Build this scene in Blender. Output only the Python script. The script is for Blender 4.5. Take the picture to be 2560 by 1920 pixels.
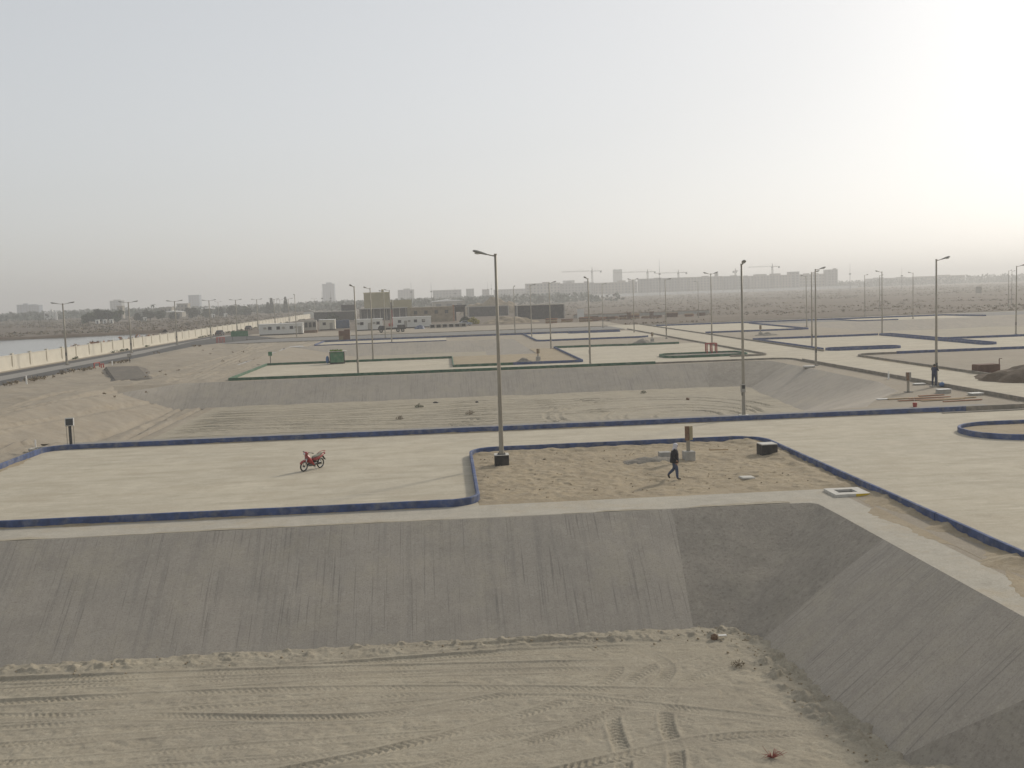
import bpy, math, random
import numpy as np
from mathutils import Vector, Matrix
R = math.radians
random.seed(7)
rng = np.random.default_rng(7)
for o in list(bpy.data.objects):
    bpy.data.objects.remove(o)
scene = bpy.context.scene
COL = scene.collection

# ------------------------------------------------------------------ camera
CAM_H = 9.0
PITCH, ROLL, YAW = R(4.97), R(2.0), R(3.62)
cd = bpy.data.cameras.new('camera')
cam = bpy.data.objects.new('camera', cd)
COL.objects.link(cam)
fwd = Vector((math.sin(YAW) * math.cos(PITCH), math.cos(YAW) * math.cos(PITCH), -math.sin(PITCH)))
rgt = Vector((math.cos(YAW), -math.sin(YAW), 0))
upv = rgt.cross(fwd)
r2 = rgt * math.cos(ROLL) - upv * math.sin(ROLL)
u2 = upv * math.cos(ROLL) + rgt * math.sin(ROLL)
cam.matrix_world = Matrix(((r2.x, u2.x, -fwd.x, 0), (r2.y, u2.y, -fwd.y, 0), (r2.z, u2.z, -fwd.z, CAM_H), (0, 0, 0, 1)))
cd.sensor_fit = 'HORIZONTAL'
cd.sensor_width = 36.0
cd.lens = 36.0 * 2610 / 2560
cd.clip_start = 0.1
cd.clip_end = 20000
scene.camera = cam

# ------------------------------------------------------------------ light and sky
SUN_EL, SUN_AZ = R(27), R(47)          # azimuth clockwise from +Y
sun_dir = Vector((math.sin(SUN_AZ) * math.cos(SUN_EL), math.cos(SUN_AZ) * math.cos(SUN_EL), math.sin(SUN_EL)))
w = bpy.data.worlds.new('World')
scene.world = w
w.use_nodes = True
nt = w.node_tree
N, L = nt.nodes, nt.links
N.clear()
out = N.new('ShaderNodeOutputWorld')
bg = N.new('ShaderNodeBackground')
sky = N.new('ShaderNodeTexSky')
sky.sky_type = 'NISHITA'
sky.sun_disc = False
sky.sun_elevation = SUN_EL
sky.sun_rotation = SUN_AZ
sky.altitude = 0
sky.air_density = 1.0
sky.dust_density = 2.0
sky.ozone_density = 1.0
# dusty air evens the sky out: compress its range and take most of the blue away
hs = N.new('ShaderNodeHueSaturation')
hs.inputs['Saturation'].default_value = 0.40
gm = N.new('ShaderNodeGamma')
gm.inputs['Gamma'].default_value = 0.42
ml = N.new('ShaderNodeMix'); ml.data_type = 'RGBA'; ml.blend_type = 'MULTIPLY'
ml.inputs[0].default_value = 1.0
ml.inputs[7].default_value = (3.42, 3.42, 3.42, 1)
L.new(sky.outputs[0], gm.inputs['Color'])
L.new(gm.outputs[0], hs.inputs['Color'])
L.new(hs.outputs[0], ml.inputs[6])
L.new(ml.outputs[2], bg.inputs['Color'])
bg.inputs['Strength'].default_value = 0.10
L.new(bg.outputs[0], out.inputs['Surface'])
sl = bpy.data.lights.new('sun', 'SUN')
sl.energy = 2.5
sl.angle = R(5)
sl.color = (1.0, 0.92, 0.80)
so = bpy.data.objects.new('sun', sl)
COL.objects.link(so)
so.rotation_euler = (-sun_dir).to_track_quat('-Z', 'Y').to_euler()
so.location = (60, 60, 80)
vs = scene.view_settings
vs.view_transform = 'Standard'
vs.look = 'None'
vs.exposure = 0.0
vs.gamma = 1.0
vs.use_curve_mapping = False
scene.cycles.max_bounces = 6
scene.cycles.volume_bounces = 1
scene.cycles.transparent_max_bounces = 16

# ------------------------------------------------------------------ helpers
def tag(o, label=None, cat=None, group=None, kind=None):
    if label: o['label'] = label
    if cat: o['category'] = cat
    if group: o['group'] = group
    if kind: o['kind'] = kind
    return o

def empty(name, loc=(0, 0, 0), rz=0.0, label=None, cat=None, group=None):
    o = bpy.data.objects.new(name, None)
    COL.objects.link(o)
    o.empty_display_size = 0.3
    o.location = loc
    o.rotation_euler = (0, 0, rz)
    return tag(o, label, cat, group)

def link_mesh(name, me, mat, parent=None, smooth=False):
    o = bpy.data.objects.new(name, me)
    COL.objects.link(o)
    if mat is not None:
        for m in (mat if isinstance(mat, (list, tuple)) else [mat]):
            me.materials.append(m)
    if smooth:
        me.polygons.foreach_set('use_smooth', np.ones(len(me.polygons), bool))
    if parent is not None:
        o.parent = parent
    return o

class MB:
    """collects faces for one mesh"""
    def __init__(s):
        s.v, s.f = [], []
    def add(s, vs_, fs_):
        n = len(s.v)
        s.v += [tuple(p) for p in vs_]
        s.f += [tuple(i + n for i in f) for f in fs_]
        return s
    def box(s, c, d, rz=0.0, top=1.0, rx=0.0, ry=0.0):
        x, y, z = d[0] / 2, d[1] / 2, d[2] / 2
        M = Matrix.Rotation(rz, 3, 'Z') @ Matrix.Rotation(ry, 3, 'Y') @ Matrix.Rotation(rx, 3, 'X')
        P = []
        for k in (-1, 1):
            t = top if k > 0 else 1.0
            for a, b in ((-1, -1), (1, -1), (1, 1), (-1, 1)):
                P.append(M @ Vector((a * x * t, b * y * t, k * z)) + Vector(c))
        return s.add(P, [(0, 3, 2, 1), (4, 5, 6, 7), (0, 1, 5, 4), (1, 2, 6, 5), (2, 3, 7, 6), (3, 0, 4, 7)])
    def bbox(s, c, d, b=0.01, rz=0.0):
        """box with chamfered edges"""
        x, y, z = d[0] / 2, d[1] / 2, d[2] / 2
        M = Matrix.Rotation(rz, 3, 'Z')
        P, Fc = [], []
        rings = [(-z, b), (-z + b, 0), (z - b, 0), (z, b)]
        for zz, ins in rings:
            a, e = x - ins, y - ins
            for p in ((-a + b, -e), (a - b, -e), (a, -e + b), (a, e - b), (a - b, e), (-a + b, e), (-a, e - b), (-a, -e + b)):
                P.append(M @ Vector((p[0], p[1], zz)) + Vector(c))
        for k in range(3):
            for i in range(8):
                j = (i + 1) % 8
                Fc.append((k * 8 + i, k * 8 + j, k * 8 + 8 + j, k * 8 + 8 + i))
        Fc.append(tuple(reversed(range(8))))
        Fc.append(tuple(range(24, 32)))
        return s.add(P, Fc)
    def tube(s, pts, rad, n=10, cap=True):
        pts = [Vector(p) for p in pts]
        if not isinstance(rad, (list, tuple)): rad = [rad] * len(pts)
        P, Fc = [], []
        prev = None
        for i, p in enumerate(pts):
            d = (pts[min(i + 1, len(pts) - 1)] - pts[max(i - 1, 0)]).normalized()
            a = prev if prev is not None else (Vector((0, 0, 1)) if abs(d.z) < .9 else Vector((1, 0, 0)))
            a = (a - d * a.dot(d)).normalized()
            prev = a
            b = d.cross(a)
            for k in range(n):
                t = 2 * math.pi * k / n
                P.append(p + (a * math.cos(t) + b * math.sin(t)) * rad[i])
        for i in range(len(pts) - 1):
            for k in range(n):
                j = (k + 1) % n
                Fc.append((i * n + k, i * n + j, i * n + n + j, i * n + n + k))
        if cap:
            Fc.append(tuple(reversed(range(n))))
            Fc.append(tuple(range((len(pts) - 1) * n, len(pts) * n)))
        return s.add(P, Fc)
    def prism(s, poly, z0, z1):
        n = len(poly)
        P = [(p[0], p[1], z0) for p in poly] + [(p[0], p[1], z1) for p in poly]
        return s.add(P, [tuple(reversed(range(n))), tuple(range(n, 2 * n))] + [(i, (i + 1) % n, n + (i + 1) % n, n + i) for i in range(n)])
    def sheet(s, poly, z):
        return s.add([(p[0], p[1], z) for p in poly], [tuple(range(len(poly)))])
    def loft(s, secs, cap=True):
        """list of equal length rings"""
        n = len(secs[0])
        P = [p for r_ in secs for p in r_]
        Fc = [(i * n + k, i * n + (k + 1) % n, (i + 1) * n + (k + 1) % n, (i + 1) * n + k) for i in range(len(secs) - 1) for k in range(n)]
        if cap:
            Fc.append(tuple(reversed(range(n))))
            Fc.append(tuple(range((len(secs) - 1) * n, len(secs) * n)))
        return s.add(P, Fc)
    def ball(s, c, r, nu=10, nv=6):
        if not isinstance(r, (list, tuple)): r = (r, r, r)
        P = [(c[0], c[1], c[2] - r[2])]
        for i in range(1, nv):
            a = math.pi * i / nv - math.pi / 2
            for k in range(nu):
                t = 2 * math.pi * k / nu
                P.append((c[0] + r[0] * math.cos(a) * math.cos(t), c[1] + r[1] * math.cos(a) * math.sin(t), c[2] + r[2] * math.sin(a)))
        P.append((c[0], c[1], c[2] + r[2]))
        Fc = [(0, 1 + (k + 1) % nu, 1 + k) for k in range(nu)]
        for i in range(nv - 2):
            for k in range(nu):
                a, b = 1 + i * nu + k, 1 + i * nu + (k + 1) % nu
                Fc.append((a, b, b + nu, a + nu))
        e = len(P) - 1
        Fc += [(e, e - nu + k, e - nu + (k + 1) % nu) for k in range(nu)]
        return s.add(P, Fc)
    def torus(s, c, Rm, r, axis='Y', n=22, m=7):
        P, Fc = [], []
        for i in range(n):
            a = 2 * math.pi * i / n
            for k in range(m):
                b = 2 * math.pi * k / m
                q, z = Rm + r * math.cos(b), r * math.sin(b)
                p = {'Y': (q * math.cos(a), z, q * math.sin(a)), 'Z': (q * math.cos(a), q * math.sin(a), z), 'X': (z, q * math.cos(a), q * math.sin(a))}[axis]
                P.append((c[0] + p[0], c[1] + p[1], c[2] + p[2]))
        for i in range(n):
            for k in range(m):
                Fc.append((i * m + k, i * m + (k + 1) % m, ((i + 1) % n) * m + (k + 1) % m, ((i + 1) % n) * m + k))
        return s.add(P, Fc)
    def mesh(s, name):
        me = bpy.data.meshes.new(name)
        me.from_pydata([tuple(p) for p in s.v], [], s.f)
        me.update()
        return me
    def build(s, name, mat, parent=None, smooth=False):
        return link_mesh(name, s.mesh(name), mat, parent, smooth)

def copy_tree(o, parent=None):
    c = o.copy()
    COL.objects.link(c)
    if parent is not None: c.parent = parent
    for ch in list(o.children):
        copy_tree(ch, c)
    return c

# value noise on numpy arrays
_tabs = {}
def vn(x, y, scale, seed=0):
    if seed not in _tabs: _tabs[seed] = np.random.default_rng(100 + seed).random((256, 256))
    T = _tabs[seed]
    X, Y = np.asarray(x, float) / scale, np.asarray(y, float) / scale
    xi, yi = np.floor(X).astype(int), np.floor(Y).astype(int)
    fx, fy = X - xi, Y - yi
    fx, fy = fx * fx * (3 - 2 * fx), fy * fy * (3 - 2 * fy)
    a = T[xi % 256, yi % 256]; b = T[(xi + 1) % 256, yi % 256]
    c = T[xi % 256, (yi + 1) % 256]; d = T[(xi + 1) % 256, (yi + 1) % 256]
    return (a * (1 - fx) + b * fx) * (1 - fy) + (c * (1 - fx) + d * fx) * fy - 0.5

def fbm(x, y, scale, octs=4, seed=0, gain=0.5):
    s, a = 0, 1.0
    for k in range(octs):
        s = s + a * vn(x, y, scale / 2 ** k, seed + k)
        a *= gain
    return s

def grid_object(name, X, Y, Zv, mat, keep=None, parent=None, smooth=True):
    """height field from 2-D arrays; keep = mask over faces"""
    ny, nx = X.shape
    co = np.stack([X, Y, Zv], -1).reshape(-1, 3)
    idx = np.arange(ny * nx).reshape(ny, nx)
    q = np.stack([idx[:-1, :-1], idx[:-1, 1:], idx[1:, 1:], idx[1:, :-1]], -1).reshape(-1, 4)
    if keep is not None: q = q[keep.reshape(-1)]
    me = bpy.data.meshes.new(name)
    me.vertices.add(len(co)); me.vertices.foreach_set('co', co.ravel())
    me.loops.add(len(q) * 4); me.loops.foreach_set('vertex_index', q.ravel().astype(np.int32))
    me.polygons.add(len(q)); me.polygons.foreach_set('loop_start', np.arange(0, len(q) * 4, 4, dtype=np.int32))
    me.update(calc_edges=True)
    return link_mesh(name, me, mat, parent, smooth)

def tri_object(name, V, Fq, mat, parent=None, smooth=False):
    """numpy verts (n,3), faces (m,k)"""
    k = Fq.shape[1]
    me = bpy.data.meshes.new(name)
    me.vertices.add(len(V)); me.vertices.foreach_set('co', np.asarray(V, float).ravel())
    me.loops.add(Fq.size); me.loops.foreach_set('vertex_index', Fq.ravel().astype(np.int32))
    me.polygons.add(len(Fq)); me.polygons.foreach_set('loop_start', np.arange(0, Fq.size, k, dtype=np.int32))
    me.update(calc_edges=True)
    return link_mesh(name, me, mat, parent, smooth)

# ------------------------------------------------------------------ materials
def mat_plain(name, col, rough=0.8, var=0.12, scale=3.0, metal=0.0, bump=0.0, stretch=(1, 1, 1), dust=0.0, dustcol=(0.42, 0.36, 0.27), spec=0.35, coords='Object', detail=5.0):
    m = bpy.data.materials.new(name)
    m.use_nodes = True
    n, l = m.node_tree.nodes, m.node_tree.links
    b = n['Principled BSDF']
    b.inputs['Roughness'].default_value = rough
    b.inputs['Metallic'].default_value = metal
    b.inputs['Specular IOR Level'].default_value = spec
    if coords == 'World':
        src = n.new('ShaderNodeNewGeometry').outputs['Position']
    else:
        src = n.new('ShaderNodeTexCoord').outputs['Object']
    mp = n.new('ShaderNodeMapping'); mp.inputs['Scale'].default_value = stretch
    l.new(src, mp.inputs[0])
    t = n.new('ShaderNodeTexNoise'); t.inputs['Scale'].default_value = scale; t.inputs['Detail'].default_value = detail
    l.new(mp.outputs[0], t.inputs['Vector'])
    r = n.new('ShaderNodeValToRGB')
    r.color_ramp.elements[0].position = 0.3; r.color_ramp.elements[1].position = 0.7
    r.color_ramp.elements[0].color = tuple(c * (1 - var) for c in col) + (1,)
    r.color_ramp.elements[1].color = tuple(min(1, c * (1 + var)) for c in col) + (1,)
    l.new(t.outputs[0], r.inputs[0])
    last = r.outputs[0]
    if dust > 0:
        t2 = n.new('ShaderNodeTexNoise'); t2.inputs['Scale'].default_value = 1.7; t2.inputs['Detail'].default_value = 7; t2.inputs['Roughness'].default_value = .65
        l.new(src, t2.inputs['Vector'])
        r3 = n.new('ShaderNodeMapRange'); r3.inputs[1].default_value = .48; r3.inputs[2].default_value = .66; r3.inputs[3].default_value = dust * .25; r3.inputs[4].default_value = min(1, dust * 1.3)
        l.new(t2.outputs[0], r3.inputs[0])
        mx = n.new('ShaderNodeMix'); mx.data_type = 'RGBA'
        l.new(r3.outputs[0], mx.inputs[0]); l.new(last, mx.inputs[6]); mx.inputs[7].default_value = tuple(dustcol) + (1,)
        last = mx.outputs[2]
    l.new(last, b.inputs['Base Color'])
    if bump:
        bp = n.new('ShaderNodeBump'); bp.inputs['Strength'].default_value = bump; bp.inputs['Distance'].default_value = 0.03
        l.new(t.outputs[0], bp.inputs['Height']); l.new(bp.outputs[0], b.inputs['Normal'])
    return m

def mat_ground(name, cols, scales, streak=None, bump=0.5, rough=0.95, fine=14.0, bdist=0.03, lines=None, patch=None):
    """three tones mixed by noises of three sizes, in world coordinates. streak = (sx, sy, sz, amount, colour)"""
    m = bpy.data.materials.new(name)
    m.use_nodes = True
    n, l = m.node_tree.nodes, m.node_tree.links
    b = n['Principled BSDF']
    b.inputs['Roughness'].default_value = rough
    b.inputs['Specular IOR Level'].default_value = 0.15
    pos = n.new('ShaderNodeNewGeometry').outputs['Position']
    def noise(sc, det=6, rg=.6, st=None):
        t = n.new('ShaderNodeTexNoise'); t.inputs['Scale'].default_value = sc; t.inputs['Detail'].default_value = det; t.inputs['Roughness'].default_value = rg
        if st:
            mp = n.new('ShaderNodeMapping'); mp.inputs['Scale'].default_value = st
            l.new(pos, mp.inputs[0]); l.new(mp.outputs[0], t.inputs['Vector'])
        else:
            l.new(pos, t.inputs['Vector'])
        return t.outputs[0]
    def mix(fac, a, b_, lo=.35, hi=.65, amt=1.0):
        mr = n.new('ShaderNodeMapRange'); mr.inputs[1].default_value = lo; mr.inputs[2].default_value = hi; mr.inputs[4].default_value = amt
        l.new(fac, mr.inputs[0])
        mx = n.new('ShaderNodeMix'); mx.data_type = 'RGBA'
        l.new(mr.outputs[0], mx.inputs[0])
        for s_, i in ((a, 6), (b_, 7)):
            if isinstance(s_, tuple): mx.inputs[i].default_value = s_ + (1,)
            else: l.new(s_, mx.inputs[i])
        return mx.outputs[2]
    c = mix(noise(scales[0]), cols[0], cols[1], .3, .7)
    c = mix(noise(scales[1], 8, .7), c, cols[2], .42, .75, .8)
    if streak:
        c = mix(noise(1.0, 5, .6, streak[:3]), c, streak[4], .5, .72, streak[3])
    if lines:       # thin dark rills: stretched noise, narrow band
        c = mix(noise(1.0, 3, .5, lines[:3]), c, lines[4], .60, .68, lines[3])
    if patch:       # blown sand and stains with a shape of their own
        c = mix(noise(patch[0], 9, .72), c, patch[2], .50, .66, patch[1])
        c = mix(noise(patch[0] * 2.7 + .1, 9, .75), c, tuple(k * .72 for k in cols[0]), .54, .68, patch[1] * .7)
    fn = noise(fine, 5, .75)
    c = mix(fn, c, tuple(k * .55 for k in cols[0]), .50, .72, .75)
    c = mix(noise(fine * .37, 8, .85), c, tuple(min(1, k * 1.22) for k in cols[2]), .52, .70, .55)
    l.new(c, b.inputs['Base Color'])
    bp = n.new('ShaderNodeBump'); bp.inputs['Strength'].default_value = bump; bp.inputs['Distance'].default_value = bdist
    l.new(fn, bp.inputs['Height']); l.new(bp.outputs[0], b.inputs['Normal'])
    return m

M = {}
M['sand'] = mat_ground('sand', [(.335, .288, .222), (.27, .232, .18), (.375, .33, .262)], (.12, .9), bump=.9, patch=(.16, .5, (.32, .265, .19)))
M['sand_loose'] = mat_ground('sand_loose', [(.385, .312, .208), (.295, .24, .162), (.385, .328, .245)], (.35, 1.6), bump=.9, fine=11, patch=(.5, .5, (.27, .22, .155)))
M['basin_sand'] = mat_ground('basin_sand', [(.36, .315, .235), (.30, .265, .205), (.42, .375, .29)], (.22, 1.3), streak=(.12, 1.6, 1, .55, (.26, .23, .18)), bump=.7, fine=16)
M['pave'] = mat_ground('compacted_base', [(.485, .432, .33), (.405, .362, .282), (.55, .50, .395)], (.14, .8), streak=(.22, .9, 1, .85, (.36, .315, .235)), bump=.45, fine=20, lines=(.35, 2.4, 1, .45, (.60, .54, .43)), patch=(.34, .85, (.405, .352, .265)))
M['shoulder'] = mat_ground('concrete_shoulder', [(.42, .385, .315), (.35, .322, .268), (.48, .44, .365)], (.3, 1.5), bump=.5, fine=16, patch=(.45, .75, (.40, .34, .25)))
M['slope_y'] = mat_ground('slope_grey', [(.42, .37, .305), (.36, .32, .265), (.455, .405, .335)], (.25, 1.2), streak=(5.0, .16, .16, .35, (.22, .205, .183)), bump=.6, fine=18, lines=(15.0, .30, .30, .55, (.20, .183, .16)), patch=(.38, .65, (.45, .395, .305)))
M['slope_x'] = mat_ground('slope_grey_side', [(.42, .37, .305), (.36, .32, .265), (.455, .405, .335)], (.25, 1.2), streak=(.16, 5.0, .16, .35, (.22, .205, .183)), bump=.6, fine=18, lines=(.30, 15.0, .30, .55, (.20, .183, .16)), patch=(.38, .65, (.45, .395, .305)))
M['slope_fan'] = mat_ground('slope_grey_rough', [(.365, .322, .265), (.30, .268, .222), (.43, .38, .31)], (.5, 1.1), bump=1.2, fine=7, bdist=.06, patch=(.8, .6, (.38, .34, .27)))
M['strip'] = mat_ground('grey_strip', [(.27, .255, .23), (.24, .228, .21), (.33, .305, .26)], (.3, 1.4), bump=.4)
M['asphalt'] = mat_ground('asphalt', [(.085, .085, .085), (.07, .07, .07), (.13, .12, .105)], (.12, .6), streak=(3.0, .05, 1, .5, (.16, .15, .13)), bump=.3)
M['asphalt_dusty'] = mat_ground('asphalt_dusty', [(.20, .195, .185), (.17, .165, .158), (.28, .26, .225)], (.12, .5), streak=(.05, 2.0, 1, .5, (.14, .135, .13)), bump=.3)
M['scrub_soil'] = mat_ground('scrub_soil', [(.145, .115, .085), (.11, .088, .067), (.20, .165, .125)], (.012, .06), bump=.6, fine=1.2, bdist=.2)
M['dirt'] = mat_ground('dirt', [(.125, .092, .062), (.095, .072, .05), (.17, .132, .095)], (.5, 2.0), bump=1.0, fine=6, bdist=.08)
M['grey_dirt'] = mat_ground('grey_dirt', [(.24, .22, .185), (.20, .18, .15), (.30, .27, .22)], (.5, 2.0), bump=1.0, fine=6, bdist=.06)
M['dark_patch'] = mat_ground('dark_patch', [(.155, .14, .12), (.125, .113, .098), (.22, .195, .155)], (.3, 1.2), bump=.6, patch=(.5, .5, (.27, .225, .165)))
M['blue'] = mat_plain('kerb_blue', (.042, .072, .175), .8, .35, 2.5, dust=.42, dustcol=(.24, .235, .23), bump=.4, coords='World')
M['green'] = mat_plain('kerb_green', (.032, .105, .06), .8, .35, 2.5, dust=.35, dustcol=(.25, .25, .2), coords='World')
M['grey_kerb'] = mat_plain('kerb_concrete', (.19, .172, .145), .9, .2, 2.0, dust=.4, coords='World', bump=.3)
M['concrete'] = mat_plain('concrete', (.36, .345, .31), .9, .18, 3.0, bump=.3, dust=.25)
M['concrete_pale'] = mat_plain('concrete_pale', (.52, .50, .45), .9, .12, 3.0, bump=.2, dust=.2)
M['bitumen'] = mat_plain('bitumen', (.016, .016, .017), .6, .3, 4.0, dust=.1, bump=.3)
M['pole'] = mat_plain('pole_steel', (.30, .275, .225), .55, .18, 1.2, metal=.3, stretch=(3, 3, .6), dust=.25)
M['pole_dark'] = mat_plain('pole_dark', (.05, .05, .048), .6, .2, 4.0)
M['lamp_head'] = mat_plain('lamp_head', (.24, .24, .22), .45, .12, 5.0, dust=.15)
M['lens'] = mat_plain('lamp_lens', (.5, .5, .47), .2, .05, 5.0)
M['rust'] = mat_plain('rusty_steel', (.15, .085, .05), .85, .35, 5.0, bump=.4, dust=.2)
M['cabinet'] = mat_plain('cabinet_grey', (.30, .285, .25), .6, .1, 2.0, dust=.3)
M['cabinet_ochre'] = mat_plain('cabinet_ochre', (.33, .285, .17), .6, .12, 2.0, dust=.25)
M['white'] = mat_plain('white_paint', (.62, .61, .57), .6, .06, 2.0, dust=.15)
M['white_clean'] = mat_plain('white_plastic', (.74, .73, .69), .5, .04, 2.0)
M['cream'] = mat_plain('cream_render', (.58, .54, .45), .85, .07, .5, dust=.18, dustcol=(.45, .39, .28), coords='World')
M['cream_dark'] = mat_plain('cream_render_dark', (.36, .31, .22), .85, .1, .8, coords='World')
M['tan'] = mat_plain('tan_render', (.33, .285, .17), .9, .1, .4, coords='World')
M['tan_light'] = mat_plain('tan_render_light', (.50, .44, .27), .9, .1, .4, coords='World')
M['brick_tan'] = mat_plain('rough_block_wall', (.25, .20, .135), .95, .25, 1.2, bump=.6, coords='World')
M['dark_wall'] = mat_plain('dark_membrane', (.035, .037, .042), .8, .35, 1.0, dust=.15, coords='World')
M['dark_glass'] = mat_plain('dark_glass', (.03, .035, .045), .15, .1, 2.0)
M['bluecont'] = mat_plain('blue_container', (.045, .075, .14), .6, .2, 2.0, dust=.2)
M['red'] = mat_plain('red_paint', (.28, .018, .02), .4, .15, 6.0, spec=.5, dust=.12)
M['red_dull'] = mat_plain('red_dull', (.33, .045, .035), .7, .2, 4.0, dust=.15)
M['black'] = mat_plain('black_rubber', (.018, .018, .018), .8, .2, 8.0, dust=.12)
M['chrome'] = mat_plain('chrome', (.55, .55, .53), .22, .05, 8.0, metal=.9)
M['engine'] = mat_plain('engine_metal', (.12, .12, .12), .5, .2, 8.0, metal=.5)
M['seat'] = mat_plain('seat_vinyl', (.26, .25, .19), .6, .12, 6.0)
M['glass_lamp'] = mat_plain('headlight_glass', (.6, .6, .6), .1, .05, 3.0)
M['plank'] = mat_plain('timber', (.36, .26, .15), .85, .25, 1.5, stretch=(1, 8, 8), bump=.3)
M['plank_red'] = mat_plain('timber_red', (.30, .15, .085), .85, .3, 1.5, stretch=(1, 8, 8), bump=.3)
M['wood_brown'] = mat_plain('wood_brown', (.13, .07, .045), .9, .25, 1.5, bump=.4)
M['kiosk_green'] = mat_plain('kiosk_green', (.045, .16, .085), .65, .2, 2.0, dust=.2)
M['kiosk_leaf'] = mat_plain('green_cover', (.16, .24, .05), .8, .3, 4.0, bump=.5)
M['blue_cloth'] = mat_plain('blue_cloth', (.09, .16, .30), .85, .25, 5.0, bump=.5)
M['yellow'] = mat_plain('yellow_paint', (.60, .42, .03), .6, .15, 4.0)
M['jacket'] = mat_plain('jacket_black', (.022, .021, .023), .85, .3, 9.0, bump=.4)
M['jeans'] = mat_plain('jeans', (.055, .072, .12), .9, .25, 9.0, bump=.4)
M['skin'] = mat_plain('skin', (.28, .155, .10), .6, .1, 6.0)
M['shoe'] = mat_plain('shoe', (.02, .018, .016), .6, .2, 6.0)
M['headcloth'] = mat_plain('headcloth', (.56, .54, .56), .9, .1, 12.0, bump=.4)
M['navy'] = mat_plain('coverall_navy', (.025, .033, .07), .9, .25, 9.0, bump=.4)
M['leaf'] = mat_plain('leaf', (.055, .075, .03), .8, .4, .4, coords='World')
M['leaf_dark'] = mat_plain('leaf_dark', (.035, .05, .025), .8, .4, .4, coords='World')
M['leaf_dry'] = mat_plain('leaf_dry', (.19, .15, .095), .9, .35, .6, coords='World')
M['scrub_green'] = mat_plain('scrub_green', (.10, .09, .055), .9, .35, .6, coords='World')
M['leaf_yellow'] = mat_plain('leaf_yellow', (.30, .26, .05), .85, .3, .6, coords='World')
M['bark'] = mat_plain('bark', (.11, .08, .055), .95, .3, 3.0, bump=.5)
M['far_grey'] = mat_plain('far_render_grey', (.23, .225, .20), .9, .12, .15, coords='World')
M['far_tan'] = mat_plain('far_render_tan', (.28, .255, .205), .9, .12, .15, coords='World')
M['far_blue'] = mat_plain('far_glass_blue', (.13, .16, .21), .5, .12, .15, coords='World')
M['far_white'] = mat_plain('far_white', (.60, .59, .55), .8, .08, .2, coords='World')
M['far_dark'] = mat_plain('far_openings', (.07, .07, .07), .8, .2, .2, coords='World')
M['crane'] = mat_plain('crane_paint', (.15, .13, .10), .7, .2, .5)
M['car_paint'] = mat_plain('car_silver', (.30, .31, .33), .3, .05, 3.0, metal=.5)
M['orange'] = mat_plain('orange_brick', (.30, .15, .085), .9, .25, 2.0, coords='World')
# water
m = bpy.data.materials.new('water'); m.use_nodes = True
n_, l_ = m.node_tree.nodes, m.node_tree.links
b_ = n_['Principled BSDF']
b_.inputs['Base Color'].default_value = (.06, .075, .08, 1); b_.inputs['Roughness'].default_value = .12
t_ = n_.new('ShaderNodeTexNoise'); t_.inputs['Scale'].default_value = .7; t_.inputs['Detail'].default_value = 6
p_ = n_.new('ShaderNodeNewGeometry'); q_ = n_.new('ShaderNodeMapping'); q_.inputs['Scale'].default_value = (.3, 1, 1)
l_.new(p_.outputs['Position'], q_.inputs[0]); l_.new(q_.outputs[0], t_.inputs['Vector'])
u_ = n_.new('ShaderNodeBump'); u_.inputs['Strength'].default_value = .35; u_.inputs['Distance'].default_value = .15
l_.new(t_.outputs[0], u_.inputs['Height']); l_.new(u_.outputs[0], b_.inputs['Normal'])
M['water'] = m

def struct(o, label=None):
    o['kind'] = 'structure'
    if label: o['label'] = label
    return o

# ------------------------------------------------------------------ ground tiles (all at z = 0, butted edge to edge)
# rectangles: x0, x1, y0, y1, class ; later ones win
RECTS = [
    (-67, 170, -60, 300, 'ground'),
    (46, 170, 262, 300, 'scrub'), (-67, -64.5, -60, 300, 'scrub_w'),
    (-64.5, -61.6, -60, 300, 'asphalt'), (-61.6, -57.6, -60, 300, 'verge'), (-57.6, -53.8, -60, 300, 'asphalt'),
    (-50, 170, 233, 256, 'cross_road'),
    (-25.6, 49.4, 44.1, 68.1, 'pave'), (18, 49.4, -60, 68.1, 'pave'), (49.4, 170, -60, 68.1, 'pave'), (41.2, 49.4, 68.1, 262, 'pave'),
    (-25.2, 41.2, 122.9, 149.6, 'pave'), (1, 41.2, 149.6, 166, 'pave'),
    (-25.6, .4, 208, 225, 'pave'), (17, 41.2, 190.6, 225, 'pave'),
    (49.4, 140, 124, 149.5, 'pave'), (49.4, 73.4, 149.5, 168, 'pave'), (49.4, 71, 198.5, 245, 'pave'), (93, 120.5, 229, 245.5, 'pave'),
    (-60, 16.6, 41.5, 44.1, 'shoulder'), (15, 16.6, 10, 41.5, 'shoulder'), (16.6, 18, 10, 44.1, 'ground'),
    (-60, 15, 10, 41.5, 'hole'),
    (-25.6, 38, 68.1, 71.5, 'strip'),
    (-44, 38.4, 71.5, 121.6, 'hole'),
    (-30, 13.5, 153, 206.8, 'hole'),
    (76, 170, 152, 228, 'hole'),
    (1.2, 18, 44.1, 59, 'hole'),          # the loose sand island, built finer below
    (-53.8, -25.6, 44.1, 233, 'ground_fine'),
]
xs = sorted(set([v for r_ in RECTS for v in r_[:2]]))
ys = sorted(set([v for r_ in RECTS for v in r_[2:4]]))
cells = {}
for i in range(len(xs) - 1):
    for j in range(len(ys) - 1):
        cx, cy = (xs[i] + xs[i + 1]) / 2, (ys[j] + ys[j + 1]) / 2
        k = None
        for r_ in RECTS:
            if r_[0] < cx < r_[1] and r_[2] < cy < r_[3]:
                if r_[4] == 'ground_fine' and k == 'hole': continue
                k = r_[4]
        if k and k != 'hole': cells.setdefault(k, []).append((xs[i], xs[i + 1], ys[j], ys[j + 1]))
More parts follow.
